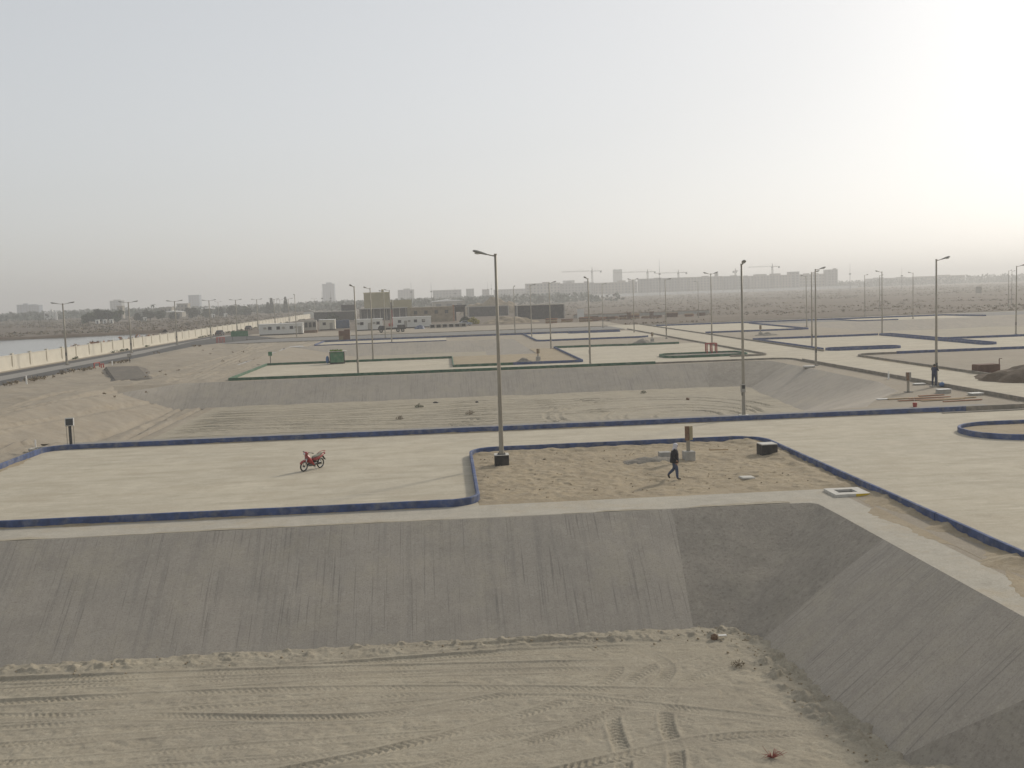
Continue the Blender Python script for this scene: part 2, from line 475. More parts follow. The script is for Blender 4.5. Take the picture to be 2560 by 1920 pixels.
NAMES = {'ground': ('ground', 'sand'), 'asphalt': ('road', 'asphalt'), 'verge': ('road_verge', 'strip'), 'cross_road': ('cross_road', 'asphalt_dusty'), 'pave': ('pavement', 'pave'),
         'shoulder': ('concrete_path', 'shoulder'), 'strip': ('grey_path', 'strip'), 'scrub': ('scrub_land', 'scrub_soil'), 'scrub_w': ('ground', 'sand')}
for k, (nm, mt) in NAMES.items():
    mb = MB()
    for a, b, c, d in cells[k]: mb.sheet([(a, c), (b, c), (b, d), (a, d)], 0.0)
    struct(mb.build(nm, M[mt]))
# outer ground out to the horizon, with the site left open
mb = MB()
FAR = 5500
mb.sheet([(-FAR, -FAR), (FAR, -FAR), (FAR, -60), (-FAR, -60)], 0)
mb.sheet([(-FAR, -60), (-67, -60), (-67, 300), (-FAR, 300)], 0)
mb.sheet([(170, -60), (FAR, -60), (FAR, 300), (170, 300)], 0)
mb.sheet([(-FAR, 300), (FAR, 300), (FAR, FAR), (-FAR, FAR)], 0)
struct(mb.build('scrub_land', M['scrub_soil']))

# ------------------------------------------------------------------ tracks
def bez(p, n=400):
    p = np.array(p, float)
    # catmull-rom through points
    P = np.vstack([2 * p[0] - p[1], p, 2 * p[-1] - p[-2]])
    outp = []
    for i in range(len(p) - 1):
        t = np.linspace(0, 1, n, endpoint=False)[:, None]
        a, b, c, d = P[i], P[i + 1], P[i + 2], P[i + 3]
        outp.append(.5 * ((2 * b) + (-a + c) * t + (2 * a - 5 * b + 4 * c - d) * t ** 2 + (-a + 3 * b - 3 * c + d) * t ** 3))
    return np.vstack(outp)

def track(H, x0, y0, step, pts, width, depth, lug=0.0, pitch=.24, chev=1.0, ridge=.6):
    c = bez(pts)
    seg = np.linalg.norm(np.diff(c, axis=0), axis=1)
    s = np.concatenate([[0], np.cumsum(seg)])
    ns = int(s[-1] / (step * .5))
    ss = np.linspace(0, s[-1], ns)
    cx, cy = np.interp(ss, s, c[:, 0]), np.interp(ss, s, c[:, 1])
    dx, dy = np.gradient(cx), np.gradient(cy)
    ln = np.hypot(dx, dy) + 1e-9
    nx_, ny_ = -dy / ln, dx / ln
    tt = np.arange(-width * .85, width * .85, step * .5)
    S, T = np.meshgrid(ss, tt, indexing='ij')
    Xp, Yp = cx[:, None] + nx_[:, None] * T, cy[:, None] + ny_[:, None] * T
    u = np.abs(T) / (width / 2)
    prof = np.where(u < 1, -depth * (1 - .3 * u ** 2), depth * ridge * np.clip(1 - np.abs(u - 1.25) / .4, 0, 1))
    fade = .35 + .65 * np.clip(vn(S, T * 0 + 3.3, 2.2, 5) * 3 + .6, 0, 1)
    fade = fade * np.clip(np.minimum(S, s[-1] - S) / 2.5, 0, 1)
    h = prof * fade
    if lug:
        ph = (S / pitch + chev * np.abs(T) / pitch) % 1.0
        h = h + np.where(u < 1, np.where(ph < .45, lug, -lug), 0) * fade * np.clip(.5 + 2.2 * vn(S, T * 2 + 9, .9, 6), 0, 1.2)
    iy = np.round((Yp - y0) / step).astype(int); ix = np.round((Xp - x0) / step).astype(int)
    ok = (ix >= 0) & (iy >= 0) & (ix < H.shape[1]) & (iy < H.shape[0])
    H[iy[ok], ix[ok]] = h[ok] + .25 * H[iy[ok], ix[ok]]

# ------------------------------------------------------------------ basin beside the camera
D1 = 3.4
def slope_patch(name, top, toe, z0, z1, mat, nv=10, nu=None, amp=.03, seed=3, foot=None):
    """surface between two polylines with equal point counts"""
    top, toe = np.array(top, float), np.array(toe, float)
    if nu:
        t = np.linspace(0, len(top) - 1, nu)
        k = np.arange(len(top))
        top = np.stack([np.interp(t, k, top[:, i]) for i in (0, 1)], -1)
        toe = np.stack([np.interp(t, k, toe[:, i]) for i in (0, 1)], -1)
    v = np.linspace(0, 1, nv)[:, None, None]
    P = top[None] * (1 - v) + toe[None] * v
    Zz = z0 + (z1 - z0) * np.broadcast_to(v[..., 0], P.shape[:2])
    if foot is not None: Zz = z0 + (foot(toe[:, 0])[None] - z0) * v[..., 0]
    wgt = np.sin(np.pi * np.broadcast_to(v[..., 0], P.shape[:2]))
    Zz = Zz + fbm(P[..., 0], P[..., 1], 2.5, 4, seed) * amp * 2 * wgt
    return struct(grid_object(name, P[..., 0], P[..., 1], Zz, mat))

zt = -D1 - .12
slope_patch('basin_slope', [(-60, 41.5), (9, 41.5)], [(-60, 36.4), (8.6, 36.4)], 0, zt, M['slope_y'], 26, 160, amp=.05)
slope_patch('basin_slope', [(9, 41.5), (12, 41.5), (14.7, 41.45), (14.95, 41.1), (15, 38.4), (15, 35)],
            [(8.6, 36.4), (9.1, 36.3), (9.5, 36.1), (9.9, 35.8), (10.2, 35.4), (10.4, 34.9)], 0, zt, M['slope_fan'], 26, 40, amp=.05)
slope_patch('basin_slope', [(15, 35), (15, 22.6)], [(10.4, 34.9), (11.2, 25.6)], 0, zt, M['slope_x'], 26, 24, amp=.05)
slope_patch('basin_slope', [(15, 22.6), (15, 18), (15, 10)], [(11.2, 25.6), (11.2, 20), (11.2, 12)], 0, zt, M['slope_fan'], 26, 30, amp=.05)  # darker end of the slope: soft shadow and dirt put into its colour
slope_patch('basin_slope', [(15, 10), (-60, 10)], [(11.2, 14), (-60, 14)], 0, zt, M['slope_y'], 8, 60)
# fill between the shoulder tiles and the rounded top edges
mb = MB()
mb.sheet([(14.7, 41.45), (12, 41.5), (15, 41.5), (15, 38.4), (14.95, 41.1)], -.003)
struct(mb.build('concrete_path', M['shoulder']))
# floor: coarse ring and a fine patch with tyre tracks
FX0, FX1, FY0, FY1, FS = -17.5, 15.5, 19.0, 37.2, .04
gx, gy = np.arange(FX0, FX1 + 1e-6, FS), np.arange(FY0, FY1 + 1e-6, FS)
X, Y = np.meshgrid(gx, gy)
H = fbm(X, Y, 1.6, 5, 11) * .05 + fbm(X, Y, .3, 3, 17, .65) * .04
T = []
for k in range(15):
    y0_ = 24.2 + k * .78 + random.uniform(-.3, .3)
    a = random.uniform(-.06, .03)
    pts = [(x, y0_ + a * x + .5 * math.sin(x * .17 + k * 1.3) * random.uniform(.3, 1)) for x in np.linspace(-19, random.uniform(3, 9.5), 7)]
    T.append((pts, random.uniform(.3, .48), random.uniform(.03, .065), random.uniform(.018, .035)))
T += [([(-2, 36.0), (3, 36.05), (6, 35.6), (8.6, 34.6)], .45, .10, .02), ([(-6, 34.9), (1, 35.2), (5, 35.1), (7.5, 34.9)], .5, .09, .03),
      ([(3, 22), (4.2, 26), (4.5, 29.5), (5.8, 32.4), (8.5, 34.4)], .42, .08, .04), ([(4.2, 22), (5.6, 26), (6.0, 29.2), (7.2, 31.6), (9.4, 33.2)], .42, .08, .04),
      ([(-8, 26), (-2, 28), (3, 30.5), (5.2, 33), (4.2, 35)], .42, .07, .04), ([(-8, 24.6), (-1, 26.6), (4, 29.2), (6.8, 32.5), (6.2, 35)], .42, .07, .04),
      ([(-10, 31.5), (-3, 30.4), (2, 31.4), (5, 30.2), (8.5, 28.6), (10.5, 27.6)], .45, .07, .04), ([(-3, 24), (3, 26.2), (7, 27.4), (10.6, 27.2)], .45, .07, .045),
      ([(-19, 35.4), (-8, 34.9), (0, 34.2), (6, 33.6)], .5, .11, .03), ([(-19, 33.3), (-7, 33.0), (1, 32.0), (8, 30.6)], .5, .08, .035)]
for pts, wd, dp, lg in T:
    track(H, FX0, FY0, FS, pts, wd, dp * .66, lg * .62, pitch=random.uniform(.17, .22), chev=random.choice((1, -1)) * .8)
# clods along the toe of the slopes
toe = bez([(-19, 36.2), (-6, 36.25), (3, 36.25), (8.6, 36.1), (9.8, 35.5), (10.3, 33.8), (10.55, 30), (10.8, 27.5), (11.1, 25.8), (11.2, 24), (11.2, 20)], 60)
dmin = np.full(X.shape, 9.0)
for p in toe[::2]:
    sx = slice(max(0, int((p[0] - 1.6 - FX0) / FS)), max(0, int((p[0] + 1.6 - FX0) / FS)))
    sy = slice(max(0, int((p[1] - 1.6 - FY0) / FS)), max(0, int((p[1] + 1.6 - FY0) / FS)))
    if X[sy, sx].size: dmin[sy, sx] = np.minimum(dmin[sy, sx], np.hypot(X[sy, sx] - p[0], Y[sy, sx] - p[1]))
bank = np.clip(1 - np.abs(dmin - .25) / .65, 0, 1)
H += bank * (.05 + np.clip(fbm(X, Y, .4, 4, 23, .6) + .05, 0, 1) * .17 * (1 + .9 * (X > 9) * (Y > 26.5)))
H += .40 * np.clip(25.0 - Y, 0, 9) * np.clip((X - 6.5) / 4, 0, 1) * (1 + fbm(X, Y, 1.2, 3, 29) * .25)      # sand banked up against the near end
edge = np.clip(np.minimum.reduce([X - FX0, FX1 - X, Y - FY0, FY1 - Y]) / .6, 0, 1)
struct(grid_object('basin_floor', X, Y, -D1 + H * edge, M['basin_sand']))
mb = MB()
for a, b, c, d in ((-60, FX0, 10, 41.5), (FX0, 15, 10, FY0), (FX0, 15, FY1, 41)):
    mb.sheet([(a, c), (b, c), (b, d), (a, d)], -D1)
struct(mb.build('basin_floor', M['basin_sand']))

# ------------------------------------------------------------------ loose sand island between lot and street
IS = .07
gx, gy = np.arange(1.2, 18 + 1e-6, IS), np.arange(44.1, 59 + 1e-6, IS)
X, Y = np.meshgrid(gx, gy)
H = .05 + fbm(X, Y, 3.0, 4, 31) * .09 + np.clip(fbm(X, Y, .45, 3, 37), -.3, .6) * .09 + fbm(X, Y, .16, 1, 41) * .03
H += .16 * np.exp(-((X - 10.6) ** 2 / 1.6 + (Y - 53.0) ** 2 / 1.4)) + .14 * np.exp(-((Y - 58.3) / .5) ** 2) * (.5 + vn(X, Y, 1.1, 44))
H += .12 * np.exp(-((X - 17.2) / .5) ** 2) * (.6 + vn(X, Y, .9, 45))
for k in range(190):     # footprints
    t = random.random()
    fx, fy = (random.uniform(2, 17.5), random.uniform(44.6, 58.5)) if t < .6 else (2.5 + 14 * random.random(), 47.8 + random.uniform(-.5, .5))
    H -= .045 * np.exp(-(((X - fx) / .16) ** 2 + ((Y - fy) / .10) ** 2)) - .02 * np.exp(-(((X - fx - .2) / .1) ** 2 + ((Y - fy) / .12) ** 2))
sandfade = np.clip((Y - 44.1) / .5, 0, 1)
H = np.maximum(H, .008) * sandfade + .0
cxm, cym = (X[:-1, :-1] + X[1:, 1:]) / 2, (Y[:-1, :-1] + Y[1:, 1:]) / 2
keep = np.ones(cxm.shape, bool)
for (ax, ay, r_, sx_, sy_) in ((1.2, 59, 1.6, 1, -1), (18, 59, 1.9, -1, -1)):
    ccx, ccy = ax + sx_ * r_, ay + sy_ * r_
    keep &= ~(((cxm - ccx) * sx_ < 0) & ((cym - ccy) * sy_ < 0) & (np.hypot(cxm - ccx, cym - ccy) > r_))
struct(grid_object('sand_island', X, Y, H, M['sand_loose'], keep), 'loose footprinted sand island beside the paved lot')
mb = MB()
mb.sheet([(1.2, 44.1), (18, 44.1), (18, 59), (1.2, 59)], -.012)
struct(mb.build('pavement', M['pave']))

# ------------------------------------------------------------------ sand west of the lots, gently uneven
for part, (ya, yb, n_) in enumerate(((44.1, 121.6, 220), (121.6, 233, 300))):
    gx, gy = np.linspace(-53.8, -25.6, 142), np.linspace(ya, yb, int((yb - ya) / .2) + 1)
    X, Y = np.meshgrid(gx, gy)
    H = fbm(X, Y, 14, 5, 51) * .55 + fbm(X, Y, 1.6, 3, 53) * .12
    H += .35 * np.exp(-((X + 50) / 2.2) ** 2) * (.5 + vn(X, Y, 6, 57))
    e_ = np.clip(np.minimum.reduce([(X + 53.8) / 1.5, (-25.6 - X) / 1.5, (Y - 44.1) / 3, (233 - Y) / 3, np.abs(Y - 121.6) / 3 + (X < -44)]), 0, 1)
    for k in range(9):
        xo = -47 + k * 2.3
        pts = [(xo + 8 - (120 - y_) * .02 * (k % 3) + 2.2 * math.sin(y_ * .045 + k), y_) for y_ in np.linspace(ya - 4, yb + 4, 9)]
        track(H, -53.8, ya, .2, [(min(-27, p[0]), p[1]) for p in pts], .7, .13)
    H *= e_
    if part == 0:      # the basin behind the lot runs out in a ramp to the west
        H -= 2.5 * np.clip((X + 38) / 8, 0, 1) * np.clip((Y - 71.5) / 3.5, 0, 1)
    cym = (Y[:-1, :-1] + Y[1:, 1:]) / 2; cxm = (X[:-1, :-1] + X[1:, 1:]) / 2
    keep = ~((cxm > -30) & (cym > 153) & (cym < 206.8))
    struct(grid_object('ground', X, Y, H, M['sand'], keep))

# ------------------------------------------------------------------ second basin
D2 = 2.5
S2 = .15
gx, gy = np.arange(-25.6, 38.4, S2), np.arange(71.5, 121.6, S2)
X, Y = np.meshgrid(gx, gy)
H = fbm(X, Y, 6, 5, 61) * .10 + fbm(X, Y, .9, 3, 63) * .06
for k in range(9):
    y0_ = 84 + k * 3.4 + random.uniform(-1, 1)
    b_ = random.uniform(-.10, .10)
    pts = [(x, y0_ + b_ * (x + 20) + 1.3 * math.sin(x * .11 + k)) for x in np.linspace(-27, random.uniform(8, 22), 6)]
    for off in (0, 1.8):
        track(H, -25.6, 71.5, S2, [(p[0], p[1] + off) for p in pts], .6, .16)
for (ccx, ccy, ra) in ((21, 92, 5.2), (21, 92, 6.9), (21.5, 92, 3.0), (19.5, 95, 9.2), (20, 95, 10.9)):
    a0, a1 = random.uniform(-1.0, .3), random.uniform(3.2, 5.6)
    pts = [(ccx + ra * math.cos(t) * 1.0, ccy + ra * math.sin(t) * 1.25) for t in np.linspace(a0, a1, 10)]
    track(H, -25.6, 71.5, S2, pts, .55, .16)
for k in range(7):      # tracks fanning in from the west ramp
    track(H, -25.6, 71.5, S2, [(-27, 97 + k * 2.0), (-17, 96 + k * 2.2), (-6, 92 + k * 3.0), (random.uniform(4, 14), 86 + k * 4.2)], .6, .17)
e_ = np.clip((X + 25.6) / 2, 0, 1)
struct(grid_object('basin_floor', X, Y, -D2 + H * e_, M['basin_sand']))
# join of the ramp and the floor at x = -25.6
z2 = -D2 - .1
slope_patch('basin_slope', [(-38.2, 121.6), (-30.5, 121.6)], [(-38.2, 121.3), (-36.5, 118.6)], 0, z2, M['sand'], 8, 24, amp=.05, foot=lambda x: -2.5 * np.clip((x + 38) / 8, 0, 1) - .1)
slope_patch('basin_slope', [(-30.5, 121.6), (-29.5, 121.6), (-27, 121.6), (31, 121.6)], [(-36.5, 118.6), (-34.6, 117.6), (-30, 117.0), (30, 117.2)], 0, z2, M['slope_y'], 8, 120, amp=.05, foot=lambda x: -2.5 * np.clip((x + 38) / 8, 0, 1) - .1)
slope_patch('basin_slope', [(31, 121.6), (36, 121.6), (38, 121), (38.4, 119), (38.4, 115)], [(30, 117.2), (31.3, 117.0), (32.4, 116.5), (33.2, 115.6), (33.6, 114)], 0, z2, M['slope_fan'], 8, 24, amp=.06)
slope_patch('basin_slope', [(38.4, 115), (38.4, 90), (36.5, 82), (32, 76)], [(33.6, 114), (32, 92), (28.5, 86), (24, 81)], 0, z2, M['slope_x'], 8, 50, amp=.06)
slope_patch('basin_slope', [(32, 76), (30, 72.6), (26, 71.5), (-25.6, 71.5), (-30, 71.5)], [(24, 81), (23, 77), (21, 75.2), (-25.6, 75.2), (-30, 75.2)], 0, z2, M['slope_y'], 8, 80, amp=.05)
mb = MB()
mb.sheet([(38.4, 71.5), (38.4, 90), (36.5, 82), (32, 76), (30, 72.6), (26, 71.5)], .0)
mb.sheet([(38.4, 121.6), (36, 121.6), (38, 121), (38.4, 119)], .0)
struct(mb.build('ground', M['sand']))
# third and fourth basins farther out
def far_basin(x0, x1, y0, y1, d, run, west='slope_x', rw=None):
    rw = rw or run
    z = -d - .06
    slope_patch('basin_slope', [(x0, y1), (x1, y1)], [(x0 + rw, y1 - run), (x1 - run, y1 - run)], 0, z, M['slope_y'], 5, 40, amp=.06)
    slope_patch('basin_slope', [(x1, y1), (x1, y0)], [(x1 - run, y1 - run), (x1 - run, y0 + run)], 0, z, M['slope_x'], 5, 40, amp=.06)
    slope_patch('basin_slope', [(x0, y0), (x0, y1)], [(x0 + rw, y0 + run), (x0 + rw, y1 - run)], 0, z, M[west], 5, 40, amp=.06)
    slope_patch('basin_slope', [(x1, y0), (x0, y0)], [(x1 - run, y0 + run), (x0 + rw, y0 + run)], 0, z, M['slope_y'], 5, 40, amp=.06)
    X, Y = np.meshgrid(np.linspace(x0 + .5, x1 - .5, 80), np.linspace(y0 + .5, y1 - .5, 80))
    struct(grid_object('basin_floor', X, Y, -d + fbm(X, Y, 7, 4, 71) * .15, M['basin_sand']))
far_basin(-30, 13.5, 153, 206.8, 2.0, 6.0, 'sand', 13.0)
far_basin(76, 170, 152, 228, 2.0, 8.0)

# ------------------------------------------------------------------ kerbs and sand fillings
def round_path(pts, closed=False, n=10):
    """pts: (x, y) or (x, y, r): corners rounded by r"""
    P = [(p[0], p[1], p[2] if len(p) > 2 else 0.0) for p in pts]
    outp = []
    m_ = len(P)
    for i, (x, y, r_) in enumerate(P):
        if r_ <= 0 or (not closed and i in (0, m_ - 1)):
            outp.append((x, y)); continue
        a, c = P[i - 1], P[(i + 1) % m_]
        b = Vector((x, y)); da = (Vector(a[:2]) - b); dc = (Vector(c[:2]) - b)
        ua, uc = da.normalized(), dc.normalized()
        ang = ua.angle(uc) / 2
        t = min(r_ / math.tan(ang), da.length * .499, dc.length * .499)
        rr = t * math.tan(ang)
        cen = b + (ua + uc).normalized() * (rr / math.sin(ang))
        s_, e_ = b + ua * t, b + uc * t
        a0 = math.atan2(s_.y - cen.y, s_.x - cen.x); a1 = math.atan2(e_.y - cen.y, e_.x - cen.x)
        d = (a1 - a0 + math.pi) % (2 * math.pi) - math.pi
        for k in range(n + 1):
            q = a0 + d * k / n
            outp.append((cen.x + rr * math.cos(q), cen.y + rr * math.sin(q)))
    return outp

def kerb(label, mat, pts, closed=False, h=.32, wd=.15, z=-.02, jit=.006):
    p = round_path(pts, closed)
    # subdivide long runs
    q = []
    m_ = len(p)
    for i in range(m_ if closed else m_ - 1):
        a, b = Vector(p[i]), Vector(p[(i + 1) % m_])
        n = max(1, int((b - a).length / 1.0))
        for k in range(n): q.append(a + (b - a) * k / n)
    if not closed: q.append(Vector(p[-1]))
    secs = []
    m_ = len(q)
    for i, c in enumerate(q):
        if closed: d = q[(i + 1) % m_] - q[i - 1]
        else: d = q[min(i + 1, m_ - 1)] - q[max(i - 1, 0)]
        d.normalize()
        nrm = Vector((-d.y, d.x))
        j = random.uniform(-jit, jit)
        c2 = c + nrm * j
        hh = h + random.uniform(-jit, jit)
        b = .025
        prof = [(-wd / 2, z), (-wd / 2, hh - b), (-wd / 2 + b, hh), (wd / 2 - b, hh), (wd / 2, hh - b), (wd / 2, z)]
        secs.append([(c2.x + nrm.x * u, c2.y + nrm.y * u, zz) for u, zz in prof])
    mb = MB()
    if closed: secs.append(secs[0])
    mb.loft(secs, cap=not closed)
    o = mb.build('kerb', M[mat])
    return struct(o, label)

def fill(name, pts, mat, z=.05, label=None):
    """rounded patch of ground inside a kerb"""
    mb = MB(); mb.sheet(round_path(pts, True), z)
    return struct(mb.build(name, M[mat]), label)

def corner_patch(cx, cy, r_, sx, sy, mat='pave', z=.004):
    pts = [(cx, cy)]
    for k in range(11):
        t = math.pi / 2 * k / 10
        pts.append((cx + sx * r_ - sx * r_ * math.sin(t), cy + sy * r_ - sy * r_ * math.cos(t)))
    if sx * sy > 0: pts.reverse()
    mb = MB(); mb.sheet(pts, z)
    o = mb.build('pavement', M[mat])
    return struct(o)

kerb('blue kerb along the front of the lot and round the sand island', 'blue', [(-25.6, 44.1), (1.2, 44.1, 1.3), (1.2, 59, 1.6), (18, 59, 1.9), (18, 37.2)])
kerb('blue kerb beside the street past the joint', 'blue', [(18, 37.12), (18, 12)])
kerb('long blue kerb round the back of the motorcycle lot', 'blue', [(-25.6, 44.3), (-25.6, 68.1, 1.4), (35, 68.1)])
kerb('bare concrete kerb round the street corner', 'grey_kerb', [(35.02, 68.1), (41.2, 68.1, 5.6), (41.2, 118)])
kerb('low concrete channel at the street corner', 'grey_kerb', [(33, 67.3), (42.1, 67.3, 6.2), (42.1, 84)], h=.06, wd=.25)
kerb('bare concrete kerb into the green lot lane', 'grey_kerb', [(41.2, 118.02), (41.2, 122.9, 4), (25, 122.9)], h=.2)
kerb('green kerb along the top of the second basin', 'green', [(24.98, 122.9), (-25.2, 122.9)])
corner_patch(41.2, 68.1, 5.6, -1, 1); corner_patch(41.2, 122.9, 4, -1, -1)
fill('sand_median', [(29.6, 54.7, 2.8), (62, 54.7, 2.8), (62, 60.5, 2.8), (29.6, 60.5, 2.8)], 'sand_loose', .10, 'narrow sand median inside a blue kerb loop')
kerb('blue kerb loop round the sand median', 'blue', [(29.6, 54.7, 2.8), (62, 54.7, 2.8), (62, 60.5, 2.8), (29.6, 60.5, 2.8)], True)
# green lot
kerb('pale green kerb at the west end of the green lot', 'green', [(-25.2, 123.1), (-25.2, 149.4)])
kerb('green kerb along the back of the green lot', 'green', [(-25.2, 149.6), (1, 149.6), (1, 131), (8.5, 131)])
kerb('blue kerb between the sand notch and the second green lot', 'blue', [(8.52, 131), (17.4, 131, .5), (17.4, 165.8)])
kerb('dark green kerb along the back of the second green lot', 'green', [(17.4, 166), (26, 166.0), (29, 165.2), (37.5, 165.2)])
fill('sand_notch', [(1.05, 131.05), (17.35, 131.05), (17.35, 165.9), (13.5, 165.9), (13.5, 153), (1.05, 153)], 'sand_loose', .05)
fill('green_island', [(28.2, 131.5, 1.9), (38.9, 131.5, 1), (38.9, 137.5, 1), (28.2, 137.5, 1.9)], 'grey_dirt', .10)
kerb('green kerb loop of the long narrow island', 'green', [(28.2, 131.5, 1.9), (38.9, 131.5, 1), (38.9, 137.5, 1), (28.2, 137.5, 1.9)], True)
kerb('bare concrete kerb beside the street by the green lot', 'grey_kerb', [(36, 129.9), (41.0, 129.9, 1.5), (41.0, 232)], h=.25)
# lots farther out, west of the street
kerb('pale blue kerb at the west end of the far lot', 'blue', [(-25.6, 208.2), (-25.6, 225)])
kerb('thin dark kerb along the front of the far lot', 'blue', [(-25.6, 208), (.4, 208)], h=.18)
kerb('blue kerb along the back of the far lots', 'blue', [(-25.6, 225.2), (38, 225.2)], h=.32)
kerb('blue kerb round the west corner of the inner far lot', 'blue', [(17, 225), (17, 190.6, 1.5), (36, 190.6, .8), (37.8, 192.2)])
fill('kerb_island', [(26.8, 221.3), (37.5, 221.3), (37.5, 225), (26.8, 225)], 'grey_dirt', .12)
kerb('blue kerb loop at the back of the inner far lot', 'blue', [(26.8, 221.3), (37.5, 221.3), (37.5, 224.9), (26.8, 224.9)], True, h=.3)
# east of the street
kerb('bare concrete kerb on the far side of the street', 'grey_kerb', [(49.4, 72), (49.4, 124, 2.6), (55, 124)], h=.25)
corner_patch(49.4, 124, 2.6, 1, -1)
kerb('blue kerb along the east lane', 'blue', [(55.02, 124), (140, 124)])
kerb('blue kerb of the east lot beside the street', 'blue', [(50.3, 136), (50.3, 167.6), (71.2, 167.6)])
kerb('bare concrete kerb of the street opposite the green lot', 'grey_kerb', [(49.4, 133.5), (49.4, 262)], h=.22)
fill('kerb_island', [(50.5, 133.7, 1.4), (60.3, 133.7, 1.4), (60.3, 136.7, 1.4), (50.5, 136.7, 1.4)], 'grey_dirt', .1)
kerb('blue kerb loop at the front of the east lot', 'blue', [(50.5, 133.7, 1.4), (60.3, 133.7, 1.4), (60.3, 136.7, 1.4), (50.5, 136.7, 1.4)], True)
fill('kerb_island', [(71.4, 134, .95), (73.4, 134, .95), (73.4, 167.5), (71.4, 167.5)], 'grey_dirt', .1)
kerb('blue kerb loop of the peninsula between the east lots', 'blue', [(71.4, 134, .95), (73.4, 134, .95), (73.4, 167.4), (71.4, 167.4)], True)
kerb('blue kerb along the back of the easternmost lot', 'blue', [(73.6, 149.6), (140, 149.6)])
kerb('blue kerb along the front of the far east lot', 'blue', [(50.3, 198.7), (70.8, 198.7, .8), (71.2, 240)])
kerb('long blue kerb along the back of the far east lots', 'blue', [(50.3, 245.3), (120.6, 245.3), (124, 232)], h=.32)
kerb('blue kerb at the corner of the last east lot', 'blue', [(93, 245.1), (93, 229.1), (102, 228.9)], h=.25)
kerb('low grey kerb along the near side of the cross road', 'grey_kerb', [(-48, 232.4), (40.5, 232.4)], h=.15)
kerb('low grey kerb along the far side of the cross road', 'grey_kerb', [(-48, 257), (40.5, 257)], h=.15)
kerb('low grey kerb along the cross road to the east', 'grey_kerb', [(50, 257), (190, 262)], h=.15)

def drift(pts, wd, seed, z=.09, mat='sand_loose', side=1):
    """blown sand lying against a kerb: ragged outer edge, highest at the kerb"""
    c = bez(pts, 160)
    d = np.gradient(c, axis=0); ln = np.linalg.norm(d, axis=1)[:, None] + 1e-9
    nrm = np.stack([-d[:, 1], d[:, 0]], 1) / ln * side
    s_ = np.concatenate([[0], np.cumsum(np.linalg.norm(np.diff(c, axis=0), axis=1))])
    wv = wd * np.clip(.45 + 1.1 * fbm(s_, s_ * 0 + seed, 3.2, 5, 120 + seed, .65), .03, 1.4)
    t = np.linspace(0, 1, 8)
    X = c[:, 0][:, None] + nrm[:, 0][:, None] * (wv[:, None] * t); Y = c[:, 1][:, None] + nrm[:, 1][:, None] * (wv[:, None] * t)
    Zz = z * (wv / wd)[:, None] * (1 - t[None]) ** 1.5 * (1 + fbm(X, Y, .6, 3, 130 + seed)) + .006 - .012 * (t[None] > .99)
    if side < 0: X, Y, Zz = X[:, ::-1], Y[:, ::-1], Zz[:, ::-1]
    struct(grid_object('sand_drift', X.T, Y.T, Zz.T, M[mat]))
drift([(-25, 44.02), (-12, 44.02), (-.5, 44.02)], .55, 1, .10, side=-1)
drift([(18.08, 57), (18.08, 45), (18.08, 37.5)], .5, 2, .08, side=1)
drift([(17.92, 44), (17.92, 36), (17.92, 28)], 1.1, 3, .16, side=-1)
drift([(16.9, 44), (16.9, 36), (16.9, 26)], .9, 13, .03, side=-1)
drift([(-24, 68.02), (-5, 68.02), (14, 68.02), (33, 68.02)], .45, 4, .05, side=-1)
drift([(2.5, 59.08), (10, 59.08), (16.5, 59.08)], .4, 5, .05, side=1)
drift([(-25.5, 46), (-25.5, 56), (-25.5, 66)], .6, 6, .06, side=-1)
drift([(-20, 41.55), (-6, 41.55), (4, 41.55), (14, 41.55)], .7, 7, .02, 'basin_sand', side=1)
drift([(41.3, 76), (41.3, 95), (41.3, 116)], .6, 8, .06, side=-1)
drift([(49.3, 75), (49.3, 98), (49.3, 120)], .7, 9, .06, side=1)
drift([(-24, 123), (-8, 123), (8, 123), (22, 123)], .5, 10, .05, side=1)
drift([(-24, 149.5), (-10, 149.5), (.5, 149.5)], .6, 11, .05, side=-1)

# side road that leaves the west road, and the paved ramp beside it
mb = MB(); mb.sheet([(-57.6, 205), (-54, 232), (-46, 252), (-40, 259), (-58, 300), (-61, 260)], .008)
struct(mb.build('side_road', M['asphalt']))
mb = MB()
mb.add([(-49.2, 155, .40), (-44.6, 154.4, .40), (-37.2, 133.4, .02), (-40.6, 131.2, .02), (-50.4, 157, -.3), (-43.4, 156.4, -.3), (-36.2, 132.6, -.3), (-41.2, 130.2, -.3)],
       [(0, 3, 2, 1), (0, 1, 5, 4), (1, 2, 6, 5), (2, 3, 7, 6), (3, 0, 4, 7)])
struct(mb.build('ramp_path', M['dark_patch']), 'dark paved ramp patch beside the west road')

# water behind the boundary wall, and its far bank
mb = MB(); mb.sheet([(-69, 90), (-72, 230), (-84, 300), (-97, 349), (-136, 333), (-240, 331), (-420, 325), (-420, 90)], .012)
struct(mb.build('water', M['water']))
bk = bez([(-92, 352), (-97, 352), (-136, 336), (-190, 335), (-240, 334), (-420, 328)], 14)
tt = np.linspace(-1, 1, 7)
bx = np.stack([bk[:, 0]] * 7, 1); by = bk[:, 1][:, None] + tt[None] * 4.0
bz = .05 + (.85 + .7 * fbm(bx, by, 5, 3, 81)) * np.clip(1 - tt[None] ** 2, 0, 1)
bz[:, 0] = bz[:, -1] = -.1
struct(grid_object('embankment', bx.T, by.T, bz.T, M['dirt']), 'low dark bank along the far shore of the pond')

